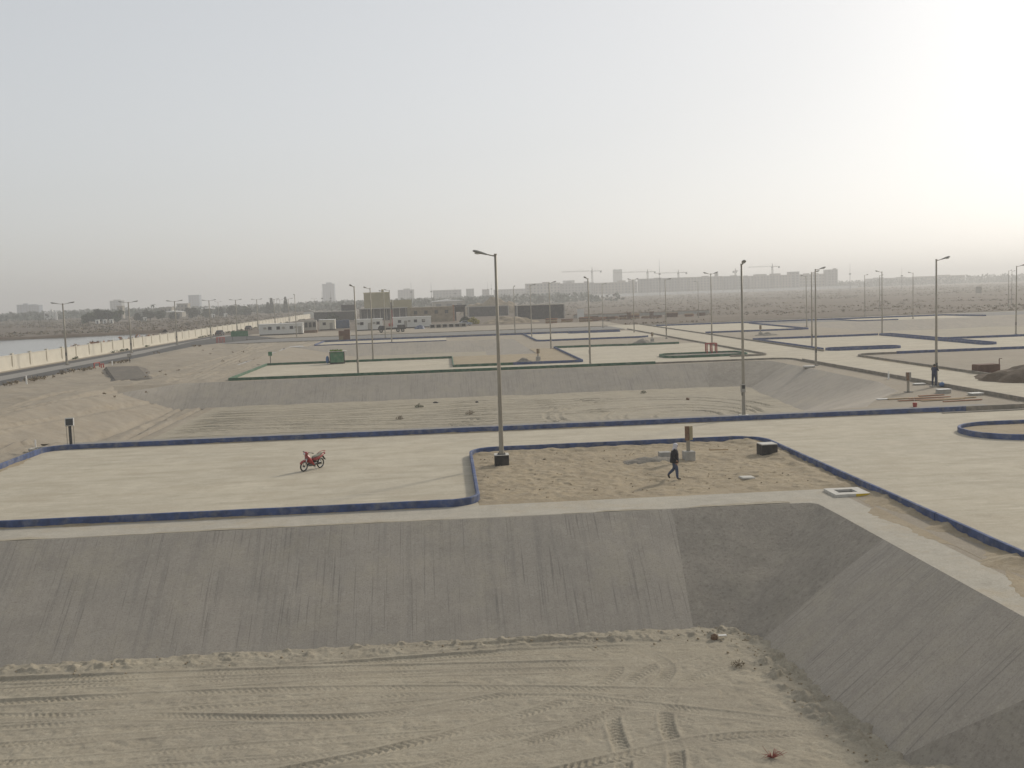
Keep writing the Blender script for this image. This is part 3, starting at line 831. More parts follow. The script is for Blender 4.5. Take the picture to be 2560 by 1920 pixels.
# ------------------------------------------------------------------ haze
hz = MB(); hz.box((0, 0, 22), (11200, 11200, 54))
ho = hz.build('haze', None); ho['kind'] = 'stuff'; ho['label'] = 'pale dusty haze over the whole site'
ho.location = (0, 0, 0)
hm = bpy.data.materials.new('haze'); hm.use_nodes = True
hn, hl = hm.node_tree.nodes, hm.node_tree.links
hn.clear()
ho_ = hn.new('ShaderNodeOutputMaterial'); pv = hn.new('ShaderNodeVolumePrincipled')
pv.inputs['Color'].default_value = (.84, .84, .835, 1)
pv.inputs['Density'].default_value = .00058
pv.inputs['Anisotropy'].default_value = .35
hl.new(pv.outputs[0], ho_.inputs['Volume'])
ho.data.materials.append(hm)

# ------------------------------------------------------------------ street lamps
def lamp_head_mesh(mb, base, dirx, tilt):
    """cobra head lofted along a tilted axis, dirx = +1 / -1"""
    secs = []
    prof = [(0, .045, .04), (.08, .055, .05), (.2, .085, .065), (.38, .135, .085), (.55, .155, .095), (.68, .14, .09), (.76, .10, .065), (.80, .04, .03)]
    for s_, hw, hh in prof:
        cx = base[0] + dirx * s_ * math.cos(tilt); cz = base[2] + s_ * math.sin(tilt)
        ring = []
        for k in range(10):
            a = 2 * math.pi * k / 10
            zz = math.sin(a) * hh * (1.0 if math.sin(a) > 0 else .75)
            ring.append((cx - dirx * zz * math.sin(tilt), base[1] + math.cos(a) * hw, cz + zz * math.cos(tilt)))
        secs.append(ring)
    mb.loft(secs)

def make_lamp(height, heads=(1,), z0=0.0, plate=True):
    """lamp with its arm along local +X"""
    root = empty('street_lamp')
    mb = MB()
    zs = [0, .05, .3, 1.2, 2.2, height * .5, height]
    rs = [.145, .145, .125, .116, .11, .09, .066]
    mb.tube([(0, 0, z) for z in zs], rs, 12)
    mb.build('pole', M['pole'], root, True)
    mb = MB()
    mb.bbox((0, 0, .02), (.42, .42, .04), .008)
    for a, b in ((-1, -1), (1, -1), (1, 1), (-1, 1)): mb.tube([(a * .16, b * .16, .03), (a * .16, b * .16, .09)], .018, 6)
    mb.build('base_plate', M['pole_dark'], root)
    mb = MB(); mb.bbox((-.0, -.1, 1.75), (.13, .06, .5), .01); mb.build('hatch', M['pole_dark'], root)
    mb = MB(); mb.tube([(0, 0, height - .02), (0, 0, height + .06)], .075, 10); mb.build('cap', M['pole'], root)
    for d in heads:
        mb = MB(); mb.tube([(d * .03, 0, height - .06), (d * .2, 0, height - .03), (d * .48, 0, height + .05)], [.034, .032, .03], 8)
        mb.build('arm', M['pole'], root, True)
        mb = MB(); lamp_head_mesh(mb, (d * .4, 0, height + .02), d, R(17))
        hd = mb.build('lamp_head', M['lamp_head'], root, True)
        mb = MB()
        c_ = Vector((d * .4 + d * .52 * math.cos(R(17)), 0, height + .02 + .52 * math.sin(R(17)) - .07))
        mb.ball(c_, (.19, .11, .05), 10, 6)
        mb.build('lens', M['lens'], hd, True)
    return root

LAMPS = [  # x, y, z, heading of the arm in degrees, label
    (2.75, 54.2, .60, 176, 'tall street lamp bolted on the black concrete block beside the lot'),
    (20.4, 70.4, 0, -96, 'street lamp with a meter box behind the long blue kerb'),
    (40.8, 84.3, .12, 0, 'street lamp that the standing man holds on to'),
    (40.2, 110.9, 0, 2, 'street lamp beside the street at the top of the second basin'),
    (50.9, 141.9, 0, 4, 'street lamp at the street edge of the east lot'),
    (74.2, 172.9, 0, 183, 'street lamp at the tip of the peninsula behind the east lots'),
    (74.2, 209.8, 0, 181, 'street lamp by the corner of the far east lot'),
    (106.8, 232, 0, 176, 'street lamp on the front edge of the last east lot'),
    (106.3, 258, 0, 20, 'street lamp beyond the long kerb of the far east lots'),
    (87.6, 155, 0, -30, 'street lamp behind the easternmost lot near the picture edge'),
    (160, 287, 0, 10, 'lone street lamp in the scrub far to the east'),
    (17.4, 124.6, 0, -120, 'street lamp on the front kerb of the second green lot'),
    (16.8, 164.6, 0, 5, 'street lamp at the back corner of the second green lot'),
    (17.2, 205, 0, 5, 'street lamp at the west side of the inner far lot'),
    (39.3, 183, 0, 8, 'street lamp beside the street near the sandy heaps'),
    (38.2, 249.6, 0, 5, 'street lamp at the cross road junction'),
    (16.1, 236.8, 0, -80, 'street lamp on the cross road before the dark tanks'),
    (-10.3, 123.9, 0, -110, 'street lamp on the front kerb of the first green lot'),
    (-10.5, 153.4, 0, -140, 'street lamp behind the green kerb of the first green lot'),
    (-10.6, 212, 0, -150, 'street lamp standing in the far western lot'),
    (-13.3, 238, 0, -150, 'street lamp on the cross road before the cabins'),
    (-36.9, 265, 0, -90, 'street lamp in front of the long white cabin'),
    (74, 300, 0, 180, 'thin street lamp in the scrub behind the far east lots'),
    (128, 300, 0, 0, 'thin street lamp in the scrub beyond the last east lot'),
    (185, 330, 0, 0, 'thin street lamp in the scrub beside the small sign board'),
]
single = make_lamp(11.0)
for i, (x, y, z, a, lab) in enumerate(LAMPS):
    o = single if i == 0 else copy_tree(single)
    o.location = (x, y, z); o.rotation_euler = (0, R(random.uniform(-.3, .3)), R(a))
    tag(o, lab, 'street lamp', 'single headed street lamps of the site')
    if i == 0:  # stands on a block, so its pole is a little shorter
        o.scale = (1, 1, 10.4 / 11.0)
double = make_lamp(10.9, (1, -1))
DBL = [(41.3, 159.2, 'double headed street lamp behind the red frame by the green lot'), (39.6, 216, 'double headed street lamp beside the street at the inner far lot')]
for i, (x, y, lab) in enumerate(DBL):
    o = double if i == 0 else copy_tree(double)
    o.location = (x, y, 0); o.rotation_euler = (0, 0, R(3))
    tag(o, lab, 'street lamp', 'double headed street lamps on the street')
road_lamp = make_lamp(9.8, (1, -1))
ORD = ['first', 'second', 'third', 'fourth', 'fifth', 'sixth', 'seventh', 'eighth']
for i in range(8):
    o = road_lamp if i == 0 else copy_tree(road_lamp)
    o.location = (-60.6, 171.7 + 35 * i, 0); o.rotation_euler = (0, 0, R(2)); o.scale = (1.6, 1.3, 1)
    tag(o, f'{ORD[i]} double headed lamp from the picture edge along the wall road', 'street lamp', 'double headed lamps along the boundary wall')

# block under the first lamp
b0 = empty('lamp_block', (2.75, 54.25, 0), 0, 'black bitumen painted concrete block under the tall lamp', 'concrete block')
mb = MB(); mb.bbox((0, 0, .27), (.74, .74, .62), .015); mb.build('block', M['bitumen'], b0)
mb = MB(); mb.bbox((0, 0, .59), (.76, .76, .03), .006); mb.build('top_face', M['concrete_pale'], b0)
# meter box on the second lamp
b0 = empty('meter_box', (20.4, 70.2, 0), 0, 'grey and black meter box strapped to the lamp pole', 'meter box')
mb = MB(); mb.bbox((-.1, -.06, 1.95), (.3, .2, .55), .015); mb.build('box', M['cabinet'], b0)
mb = MB(); mb.bbox((-.1, -.165, 2.05), (.2, .02, .25), .004); mb.build('door', M['pole_dark'], b0)
mb = MB(); mb.bbox((0, .2, .04), (.62, .62, .12), .015); tag(mb.build('footing', M['concrete_pale']), 'pale concrete footing under the lamp with the meter box', 'footing').location = (20.4, 70.2, 0)
mb = MB(); mb.bbox((0, 0, .03), (.8, .8, .18), .015); tag(mb.build('footing', M['concrete']), 'low concrete footing under the lamp the man holds', 'footing').location = (40.8, 84.3, 0)

# ------------------------------------------------------------------ cabinets, blocks, slabs on the near ground
def sign_post(loc, rz, label, h=1.9, base=True):
    r_ = empty('panel_post', loc, rz, label, 'panel post')
    mb = MB(); mb.bbox((0, 0, h * .36), (.17, .15, h * .72), .01); mb.build('post', M['pole_dark'], r_)
    for s_ in (-1, 1):
        mb = MB(); mb.tube([(s_ * .22, .04, 0), (s_ * .22, .04, h * .75)], .018, 6); mb.tube([(s_ * .22, .04, .45), (s_ * .07, .02, .45)], .012, 5); mb.build('leg', M['pole'], r_)
    mb = MB(); mb.box((0, .0, h * .86), (.52, .30, .52), rx=R(-14)); mb.build('housing', M['white'], r_)
    mb = MB(); mb.box((0, -.163, h * .87), (.44, .02, .42), rx=R(-14)); mb.build('panel', M['pole_dark'], r_)
    return r_
sign_post((-24.6, 69.4, 0), R(12), 'dark panel on a post with thin legs behind the lot corner')

def cabinet_post(loc, rz, label, h=1.75, block=True, box_mat='cabinet_ochre'):
    r_ = empty('cabinet_post', loc, rz, label, 'cabinet post', 'folded steel cabinets on posts')
    z = 0
    if block:
        mb = MB(); mb.bbox((0, 0, .25), (.55, .5, .6), .02); mb.build('block', M['concrete'], r_); z = .55
    else:
        mb = MB(); mb.bbox((0, 0, .02), (.55, .5, .05), .01); mb.build('base_plate', M['pole_dark'], r_)
    mb = MB(); mb.bbox((-.02, 0, z + (h - z) * .35), (.16, .14, (h - z) * .7), .008); mb.build('post', M['pole'], r_)
    # two leaves open to a V
    za, zb = h * .6, h
    mb = MB(); mb.add([(-.20, -.05, za), (.0, -.13, za), (.0, -.13, zb), (-.20, -.05, zb), (-.19, -.0, za), (.0, -.08, za), (.0, -.08, zb), (-.19, .0, zb)],
                      [(0, 1, 2, 3), (7, 6, 5, 4), (3, 2, 6, 7), (0, 4, 5, 1), (0, 3, 7, 4), (1, 5, 6, 2)]); mb.build('door', M['rust'], r_)
    mb = MB(); mb.box((.04, .05, (za + zb) / 2), (.34, .24, zb - za - .02)); mb.build('housing', M[box_mat], r_)
    return r_
cabinet_post((12.35, 52.7, .02), R(8), 'ochre cabinet on a post set in a concrete block behind the walking man', 1.85)
cabinet_post((36.9, 81, 0), R(10), 'brown cabinet on a bare post beside the planks', 1.6, False, 'cabinet')
cabinet_post((12.2, 136.5, .05), R(5), 'thin brown cabinet post in the sand notch before the green lot', 1.55)
cabinet_post((35.1, 174.8, 0), R(5), 'cabinet post next to the grey heap by the street', 1.6)
cabinet_post((56.1, 182.4, 0), R(5), 'cabinet post in the sand before the far east lot', 1.8)

o = tag(MB().bbox((0, 0, .17), (.6, .5, .52), .02).build('concrete_block', M['concrete']), 'small pale green grey concrete block beside the cabinet post', 'concrete block'); o.location = (11.25, 53.5, .03)
b0 = empty('junction_pit', (16.75, 53.6, .02), R(4), 'square black pit wall with a pale lid on the sand island', 'pit')
MB().bbox((0, 0, .26), (.86, .8, .66), .015).build('wall', M['bitumen'], b0)
MB().bbox((0, 0, .615), (.84, .78, .05), .01).build('lid', M['concrete_pale'], b0)
o = tag(MB().bbox((0, 0, .04), (.62, .52, .09), .02).build('paving_slab', M['concrete_pale']), 'pale square slab lying on the sand right of the walking man', 'slab'); o.location = (13.75, 47.1, .06); o.rotation_euler = (0, R(2), R(6))
b0 = empty('manhole', (16.85, 42.9, .0), 0, 'white square manhole frame with a dark opening and yellow edge', 'manhole')
mb = MB()
for c_, d_ in (((0, -.48, .05), (1.5, .42, .13)), ((0, .56, .05), (1.5, .36, .13)), ((-.6, .055, .05), (.3, .65, .13)), ((.55, .055, .05), (.4, .65, .13))): mb.box(c_, d_)
mb.build('frame', M['concrete_pale'], b0)
MB().box((-.05, .055, .0), (.8, .65, .04)).build('opening', M['bitumen'], b0)  # black plate on the ground; the hole's darkness is put into its colour
MB().box((.42, -.695, .05), (.6, .012, .12)).build('edge_stripe', M['yellow'], b0)
o = tag(MB().bbox((0, 0, .05), (1.1, .09, .06), .01).build('timber_batten', M['plank']), 'short timber batten lying near the black pit', 'timber'); o.location = (14.6, 55.3, .1); o.rotation_euler = (0, R(3), R(8))
for i, (x, y, sx, sy, h, lab) in enumerate(((40.2, 86.2, .95, .6, .14, 'pale concrete slab beside the kerb behind the cabinet post'), (38.9, 79.2, 1.05, .7, .36, 'thick pale lidded pit between cabinet and standing man'),
                                          (40.3, 76.9, 1.0, .7, .2, 'pale slab in the rounded kerb corner'), (32.9, 76.6, .9, .5, .07, 'thin pale slab at the low end of the basin'), (38.6, 108.6, 1.2, .7, .2, 'pale slab on the basin edge beside the street lamp'))):
    b0 = empty('concrete_pit', (x, y, 0), R(random.uniform(-6, 6)), lab, 'slab', 'concrete slabs and pits on the corner')
    MB().bbox((0, 0, h * .35), (sx * .92, sy * .92, h * .8), .01).build('wall', M['concrete'], b0)
    MB().bbox((0, 0, h * .86), (sx, sy, .05 if h > .1 else .02), .006).build('lid', M['white'], b0)
PL = [(34.6, 76.5, 3.0, 12, 'plank'), (36.4, 76.3, 3.4, 6, 'plank_red'), (35.2, 75.1, 3.6, 3, 'plank_red'), (36.6, 74.6, 3.6, 8, 'plank'), (37.6, 73.6, 3.0, 4, 'plank_red'), (38.2, 75.2, 2.6, 7, 'plank'), (37.2, 77.7, 2.2, 10, 'plank_red')]
LBL = ['leftmost pale plank lying before the cabinet post', 'red brown plank just behind the leftmost plank', 'long red brown plank in the middle of the scattered planks', 'long pale plank in the middle of the scattered planks',
       'red brown plank nearest to the kerb', 'short pale plank near the kerb corner slab', 'short red brown plank before the lidded pit']
for (x, y, ln, a, mt), lab in zip(PL, LBL):
    o = tag(MB().bbox((0, 0, .05), (ln, .22, .06), .008).build('plank', M[mt]), lab, 'plank', 'planks scattered on the corner'); o.location = (x, y, 0); o.rotation_euler = (0, R(random.uniform(-1, 1)), R(a))
b0 = empty('marker_post', (40.2, 92.3, 0), 0, 'small white marker post beside the street kerb', 'marker post'); MB().bbox((0, 0, .25), (.12, .12, .55), .01).build('post', M['white_clean'], b0); MB().bbox((0, 0, .58), (.05, .05, .3), .005).build('tip', M['white_clean'], b0)
b0 = empty('marker_post', (-27.2, 70.3, .0), 0, 'white marker post left of the dark panel post', 'marker post'); MB().tube([(0, 0, -.1), (0, 0, .45)], .05, 8).build('post', M['white_clean'], b0)
b0 = empty('marker_post', (-51.6, 132, 0), 0, 'white marker post on the verge of the wall road', 'marker post'); MB().tube([(0, 0, -.1), (0, 0, .95)], .1, 8).build('post', M['white_clean'], b0)
b0 = empty('marker_post', (-51.4, 165, 0), 0, 'low white marker post beside the road sign', 'marker post'); MB().tube([(0, 0, -.1), (0, 0, .7)], .1, 8).build('post', M['white_clean'], b0)
b0 = empty('manhole_ring', (-26.4, 68.7, .0), 0, 'flat concrete ring round a dark hole at the lot corner', 'manhole')
MB().torus((0, 0, .04), .55, .09, 'Z', 24, 6).build('ring', M['concrete'], b0, True); MB().tube([(0, 0, -.02), (0, 0, .03)], .5, 20).build('opening', M['bitumen'], b0)  # the opening is a black disc, the hole's shade painted as colour
b0 = empty('paint_can', (33.0, 71.4, 0), 0, 'red bucket with a thin stick behind the blue kerb', 'bucket'); MB().tube([(0, 0, 0), (0, 0, .3)], [.13, .16], 12).build('bucket', M['red_dull'], b0); MB().tube([(0, .02, .1), (-.05, .05, .75)], .012, 5).build('stick', M['white'], b0)
mb = MB(); mb.ball((0, 0, .17), (.24, .2, .2), 12, 8); mb.ball((.14, .03, .12), (.18, .17, .14), 10, 6); mb.tube([(0, 0, .3), (.03, .02, .42)], [.05, .02], 7)
o = tag(mb.build('bag', M['blue_cloth'], None, True), 'light blue bag at the foot of the held lamp', 'bag'); o.location = (41.0, 83.72, .05)

def heap(name, cx, cy, rx, ry, h, mat, label, seed=1, n=60, rough=.35):
    X, Y = np.meshgrid(np.linspace(-1.25, 1.25, n), np.linspace(-1.25, 1.25, n))
    d = np.hypot(X, Y) + fbm(X * rx, Y * ry, max(rx, ry) * .7, 4, seed) * .5
    Zz = h * np.clip(1 - d, 0, 1) ** .85 + np.clip(1.05 - d, 0, .3) * fbm(X * rx, Y * ry, min(rx, ry) * .35, 4, seed + 7) * h * rough * 2 - .04
    o = grid_object(name, X * rx, Y * ry, Zz, mat)
    o.location = (cx, cy, 0)
    return tag(o, label, 'heap')
heap('dirt_heap', 53.5, 87.5, 6.2, 7.5, 1.75, M['dirt'], 'large dark brown dirt heap at the picture edge', 5, 110)
heap('sand_heap', 10.75, 52.9, 1.9, 1.2, .42, M['grey_dirt'], 'low dark grey sand heap behind the walking man', 9)
heap('sand_heap', 10.2, 135.4, 1.3, .9, .55, M['grey_dirt'], 'small grey heap in the sand notch', 12)
heap('sand_heap', 32.4, 169.3, 2.4, 1.6, .95, M['grey_dirt'], 'grey sand heap behind the second green lot', 14)
heap('sand_heap', 57, 181, 2.2, 1.2, .6, M['grey_dirt'], 'grey heap beside the cabinet post in the east', 15)
mb = MB(); mb.bbox((0, 0, .38), (2.2, 1.2, .8), .05); o = tag(mb.build('brick_pile', M['wood_brown']), 'brown block of stacked bricks beside the dirt heap', 'brick pile'); o.location = (50.9, 95.2, 0); o.rotation_euler = (0, 0, R(4))
b0 = empty('stake', (53.9, 98.3, 0), 0, 'thin wooden stake standing behind the dirt heap', 'stake'); MB().bbox((0, 0, .45), (.08, .08, 1.0), .01).build('stake_rod', M['wood_brown'], b0); MB().bbox((.12, 0, 1.0), (.3, .05, .05), .005).build('crosspiece', M['wood_brown'], b0)

# things on the basin floor
def rock(name, loc, s_, mat, label, cat='rock', seed=1):
    mb = MB(); mb.ball((0, 0, 0), 1.0, 10, 7)
    r3 = np.random.default_rng(seed)
    mb.v = [tuple(Vector(p) * (1 + r3.uniform(-.22, .22))) for p in mb.v]
    o = tag(mb.build(name, mat), label, cat); o.location = loc; o.scale = s_; o.rotation_euler = (0, 0, seed)
    return o
rock('rock', (9.05, 35.3, -3.3), (.13, .11, .12), M['rust'], 'dark rusty lump lying near the corner of the near basin', 'rock', 3)
o = tag(MB().bbox((0, 0, .02), (.3, .16, .02), .004).build('white_scrap', M['white']), 'small white scrap beside the dark rusty lump', 'scrap'); o.location = (9.35, 35.35, -3.28)

def leaf_cloud(pts, size, seed=0, quad=True):
    """numpy quads with random orientation around points"""
    r3 = np.random.default_rng(seed)
    n = len(pts)
    a = r3.normal(size=(n, 3)); a /= np.linalg.norm(a, axis=1)[:, None]
    b = np.cross(a, r3.normal(size=(n, 3))); b /= np.linalg.norm(b, axis=1)[:, None]
    s_ = size * r3.uniform(.6, 1.4, (n, 1))
    V = np.stack([pts - a * s_, pts + b * s_ * .55, pts + a * s_, pts - b * s_ * .55], 1).reshape(-1, 3)
    return V, np.arange(n * 4).reshape(n, 4)

def weed(name, loc, r_, h, mat, label, cat='weed', n=90, seed=1, group=None):
    root = empty(name, loc, 0, label, cat, group)
    r3 = np.random.default_rng(seed)
    t = r3.uniform(0, 2 * np.pi, n); u = r3.uniform(0, 1, n) ** .6
    P = np.stack([np.cos(t) * u * r_, np.sin(t) * u * r_, h * r3.uniform(.05, 1, n) * (1.1 - .6 * u)], 1)
    V, Fq = leaf_cloud(P, .28 * max(r_, h) * .5, seed)
    tri_object('leaves', V, Fq, mat, root)
    mb = MB()
    for k in range(7):
        a = k * .9
        mb.tube([(0, 0, -.05), (math.cos(a) * r_ * .6, math.sin(a) * r_ * .6, h * .7)], [.012 * h * 3, .004], 4)
    mb.build('stem', M['bark'], root)
    return root
weed('dry_weed', (9.15, 32.7, -3.4), .25, .2, M['leaf_dry'], 'small dry weed tuft on the near basin floor', seed=3)
b0 = empty('dry_weed', (8.15, 26.0, -3.4), 0, 'tangled reddish dry twigs at the bottom of the picture', 'weed')
mb = MB()
for k in range(16):
    a = random.uniform(0, 6.28); l_ = random.uniform(.15, .4)
    mb.tube([(0, 0, 0), (math.cos(a) * l_ * .5, math.sin(a) * l_ * .5, random.uniform(.05, .2)), (math.cos(a) * l_, math.sin(a) * l_, random.uniform(.02, .25))], [.012, .008, .003], 4)
mb.build('stem', mat_plain('red_twig', (.30, .09, .07), .8, .2), b0)
for i, (px_, py_, r_, mt, lab) in enumerate(((2.2, 100, .45, 'leaf_dry', 'dry weed tuft on the second basin floor in the middle'), (-2.9, 108.5, .5, 'leaf', 'green weed tuft at the toe of the second basin slope'), (-4.5, 98.5, .4, 'leaf_dry', 'dry weed tuft beside the wheel tracks'),
                                             (21.6, 113.2, .35, 'leaf', 'small green weed under the second basin fan'))):
    weed('weed', (px_, py_, -2.5), r_, .4, M[mt], lab, seed=20 + i)
rock('rock', (24.6, 105, -2.42), (.2, .18, .15), M['rust'], 'rusty lump on the second basin floor', 'rock', 8)
rock('rock', (-1.2, 112.3, -2.45), (.3, .2, .1), M['bitumen'], 'flat dark lump at the toe of the second basin slope', 'rock', 9)
rock('rock', (3.2, 111.0, -2.45), (.22, .16, .09), M['bitumen'], 'second flat dark lump at the toe of the second basin slope', 'rock', 10)
# clods strewn along the toe of the near slopes: nobody could count them
r3 = np.random.default_rng(5)
base = MB().ball((0, 0, 0), 1.0, 6, 4)
bv, bf = np.array(base.v), base.f
tris = []
for f in bf: tris += [(f[0], f[k], f[k + 1]) for k in range(1, len(f) - 1)]
tris = np.array(tris)
V, Fq = [], []
for k in range(420):
    p = toe[r3.integers(0, len(toe))] + r3.normal(0, .45, 2)
    s_ = r3.uniform(.012, .05)
    V.append(bv * (1 + r3.uniform(-.3, .3, (len(bv), 1))) * s_ * np.array([1, 1, .7]) + np.array([p[0], p[1], -D1 + .05])); Fq.append(tris + k * len(bv))
struct(tri_object('rubble', np.vstack(V), np.vstack(Fq), M['sand_loose']))['kind'] = 'stuff'
V, Fq = [], []
for k in range(260):
    p = np.array([r3.uniform(1.6, 17.6), r3.uniform(44.6, 58.6)])
    s_ = r3.uniform(.015, .045) if r3.random() < .95 else r3.uniform(.05, .09)
    V.append(bv * (1 + r3.uniform(-.3, .3, (len(bv), 1))) * s_ * np.array([1.2, 1, .6]) + np.array([p[0], p[1], .06])); Fq.append(tris + k * len(bv))
struct(tri_object('rubble', np.vstack(V), np.vstack(Fq), M['sand_loose']))['kind'] = 'stuff'

# ------------------------------------------------------------------ motorcycle (underbone), facing local -X
def make_bike(loc, rz):
    root = empty('motorcycle', loc, rz, 'red underbone motorcycle parked on its stand in the paved lot', 'motorcycle')
    WB, WR = 1.24, .275
    for x, nm in ((-.62, 'front_wheel'), (.62, 'rear_wheel')):
        hub = MB(); hub.tube([(x, -.05, WR), (x, .05, WR)], .055, 12)
        wh = hub.build(nm, M['engine'], root)
        MB().torus((x, 0, WR), WR - .035, .038, 'Y', 28, 8).build('tyre', M['black'], wh, True)
        MB().torus((x, 0, WR), WR - .075, .016, 'Y', 28, 6).build('rim', M['chrome'], wh, True)
        sp = MB()
        for k in range(14):
            a = 2 * math.pi * k / 14
            sp.tube([(x + .05 * math.cos(a + .5), .02 * (-1) ** k, WR + .05 * math.sin(a + .5)), (x + .2 * math.cos(a), 0, WR + .2 * math.sin(a))], .0035, 4)
        sp.build('spokes', M['chrome'], wh)
    fk = MB()
    for s_ in (-1, 1): fk.tube([(-.62, s_ * .075, WR), (-.53, s_ * .075, .52), (-.43, s_ * .06, .78)], [.022, .024, .02], 8)
    fk.build('fork', M['chrome'], root, True)
    # front mudguard
    fd = MB(); secs = []
    for k in range(9):
        a = R(150 - k * 15); rr = WR + .045
        c_ = Vector((-.62 + rr * math.cos(a), 0, WR + rr * math.sin(a)))
        n_v = Vector((math.cos(a), 0, math.sin(a)))
        wdt = .075 if 0 < k < 8 else .05
        secs.append([tuple(c_ + Vector((0, -wdt, 0)) - n_v * .05), tuple(c_ + Vector((0, -wdt * .6, 0)) + n_v * .012), tuple(c_ + n_v * .025), tuple(c_ + Vector((0, wdt * .6, 0)) + n_v * .012), tuple(c_ + Vector((0, wdt, 0)) - n_v * .05), tuple(c_ + n_v * .0)])
    fd.loft(secs); fd.build('front_mudguard', M['red'], root, True)
    # leg shield
    ls = MB(); secs = []
    for x, z, hw, th in ((-.47, .86, .10, .06), (-.43, .76, .16, .07), (-.36, .62, .215, .08), (-.25, .46, .22, .085), (-.12, .32, .19, .075), (.0, .24, .13, .05)):
        secs.append([(x + .12, -hw, z - .02), (x - .02, -hw * .75, z + .02), (x - th, 0, z + .01), (x - .02, hw * .75, z + .02), (x + .12, hw, z - .02), (x + .04, hw * .5, z - .02), (x + .02, 0, z - .02), (x + .04, -hw * .5, z - .02)])
    ls.loft(secs); ls.build('leg_shield', M['red'], root, True)
    # frame spine and side cowls
    sp = MB(); sp.tube([(-.40, 0, .72), (-.2, 0, .5), (.0, 0, .46), (.2, 0, .55)], [.055, .06, .06, .06], 8); sp.build('frame', M['pole_dark'], root, True)
    for s_ in (-1, 1):
        cw = MB(); secs = []
        for x, z0, z1, t in ((.0, .50, .62, .07), (.15, .46, .68, .115), (.4, .50, .72, .12), (.62, .58, .76, .10), (.82, .68, .80, .06), (.88, .73, .80, .03)):
            secs.append([(x, s_ * .02, z0), (x, s_ * t, z0 + .03), (x, s_ * t * 1.02, (z0 + z1) / 2), (x, s_ * t * .8, z1), (x, s_ * .02, z1)])
        cw.loft(secs); cw.build('side_cowl', M['red'], root, True)
    st = MB(); secs = []
    for x, z, hw, th in ((-.0, .66, .07, .05), (.08, .71, .10, .07), (.25, .74, .125, .08), (.45, .77, .13, .09), (.62, .82, .125, .08), (.74, .845, .09, .05)):
        secs.append([(x, -hw, z - th * .6), (x, -hw * .85, z), (x, 0, z + .025), (x, hw * .85, z), (x, hw, z - th * .6), (x, 0, z - th)])
    st.loft(secs); st.build('seat', M['seat'], root, True)
    gr = MB()
    for s_ in (-1, 1): gr.tube([(.5, s_ * .13, .78), (.72, s_ * .13, .86), (.9, s_ * .1, .9)], .014, 6)
    gr.tube([(.9, -.1, .9), (.95, 0, .905), (.9, .1, .9)], .014, 6); gr.build('grab_rail', M['red_dull'], root, True)
    MB().bbox((.9, 0, .77), (.07, .15, .09), .015).build('tail_light', M['red'], root)
    rf = MB(); rf.add([(.78, -.07, .66), (.78, .07, .66), (.98, .07, .42), (.98, -.07, .42), (.76, -.07, .65), (.76, .07, .65), (.96, .07, .41), (.96, -.07, .41)], [(0, 1, 2, 3), (7, 6, 5, 4), (0, 4, 5, 1), (1, 5, 6, 2), (2, 6, 7, 3), (3, 7, 4, 0)]); rf.build('rear_mudguard', M['black'], root)
    # handlebar, headlight cowl
    hb = MB(); secs = []
    for x, hw, z0, z1 in ((-.60, .06, .90, .98), (-.56, .12, .87, 1.02), (-.46, .14, .87, 1.04), (-.36, .09, .90, 1.02), (-.32, .04, .93, .98)):
        secs.append([(x, -hw, (z0 + z1) / 2), (x, -hw * .7, z1), (x, hw * .7, z1), (x, hw, (z0 + z1) / 2), (x, hw * .7, z0), (x, -hw * .7, z0)])
    hb.loft(secs); cowl = hb.build('headlight_cowl', M['red'], root, True)
    MB().ball((-.585, 0, .945), (.035, .075, .055), 12, 8).build('headlight', M['glass_lamp'], cowl, True)
    bar = MB(); bar.tube([(-.30, -.36, .98), (-.40, -.2, 1.0), (-.44, 0, 1.0), (-.40, .2, 1.0), (-.30, .36, .98)], .014, 8); bar.build('handlebar', M['pole_dark'], root, True)
    for s_ in (-1, 1):
        MB().tube([(-.29, s_ * .38, .977), (-.34, s_ * .27, .99)], .022, 8).build('grip', M['black'], root)
    sh = MB(); sh.tube([(-.42, 0, .99), (-.45, 0, .88), (-.43, 0, .78)], .05, 8); sh.build('steering_head', M['pole_dark'], root)
    # engine, exhaust, swing arm, shocks, chain case, stand
    en = MB(); en.bbox((-.02, 0, .30), (.34, .24, .16), .03); en.tube([(-.1, 0, .30), (-.3, 0, .33)], [.08, .07], 10); en.tube([(.05, -.14, .28), (.05, .14, .28)], .085, 12); en.build('engine', M['engine'], root)
    MB().bbox((.17, 0, .50), (.22, .18, .26), .03).build('battery_cover', M['black'], root)
    ex = MB(); ex.tube([(-.28, .08, .3), (-.2, .13, .2), (.1, .14, .17), (.35, .15, .22), (.8, .16, .3)], [.016, .018, .02, .045, .04], 8); ex.build('exhaust', M['chrome'], root, True)
    for s_ in (-1, 1):
        MB().tube([(.1, s_ * .08, .27), (.62, s_ * .08, WR)], .02, 7).build('swing_arm', M['pole_dark'], root)
        MB().tube([(.6, s_ * .1, .3), (.5, s_ * .1, .62)], [.03, .024], 8).build('shock_absorber', M['chrome'], root)
        MB().tube([(.0, s_ * .1, .2), (.0, s_ * .26, .22)], .013, 6).build('footrest', M['black'], root)
    MB().bbox((.38, -.1, .3), (.5, .03, .1), .01).build('chain_case', M['black'], root)
    MB().tube([(.02, -.12, .22), (.06, -.27, .0)], .014, 6).build('side_stand', M['chrome'], root)
    return root
bk_ = make_bike((-7.3, 55.63, .006), R(53))
bk_.rotation_euler = (R(4), 0, R(53))

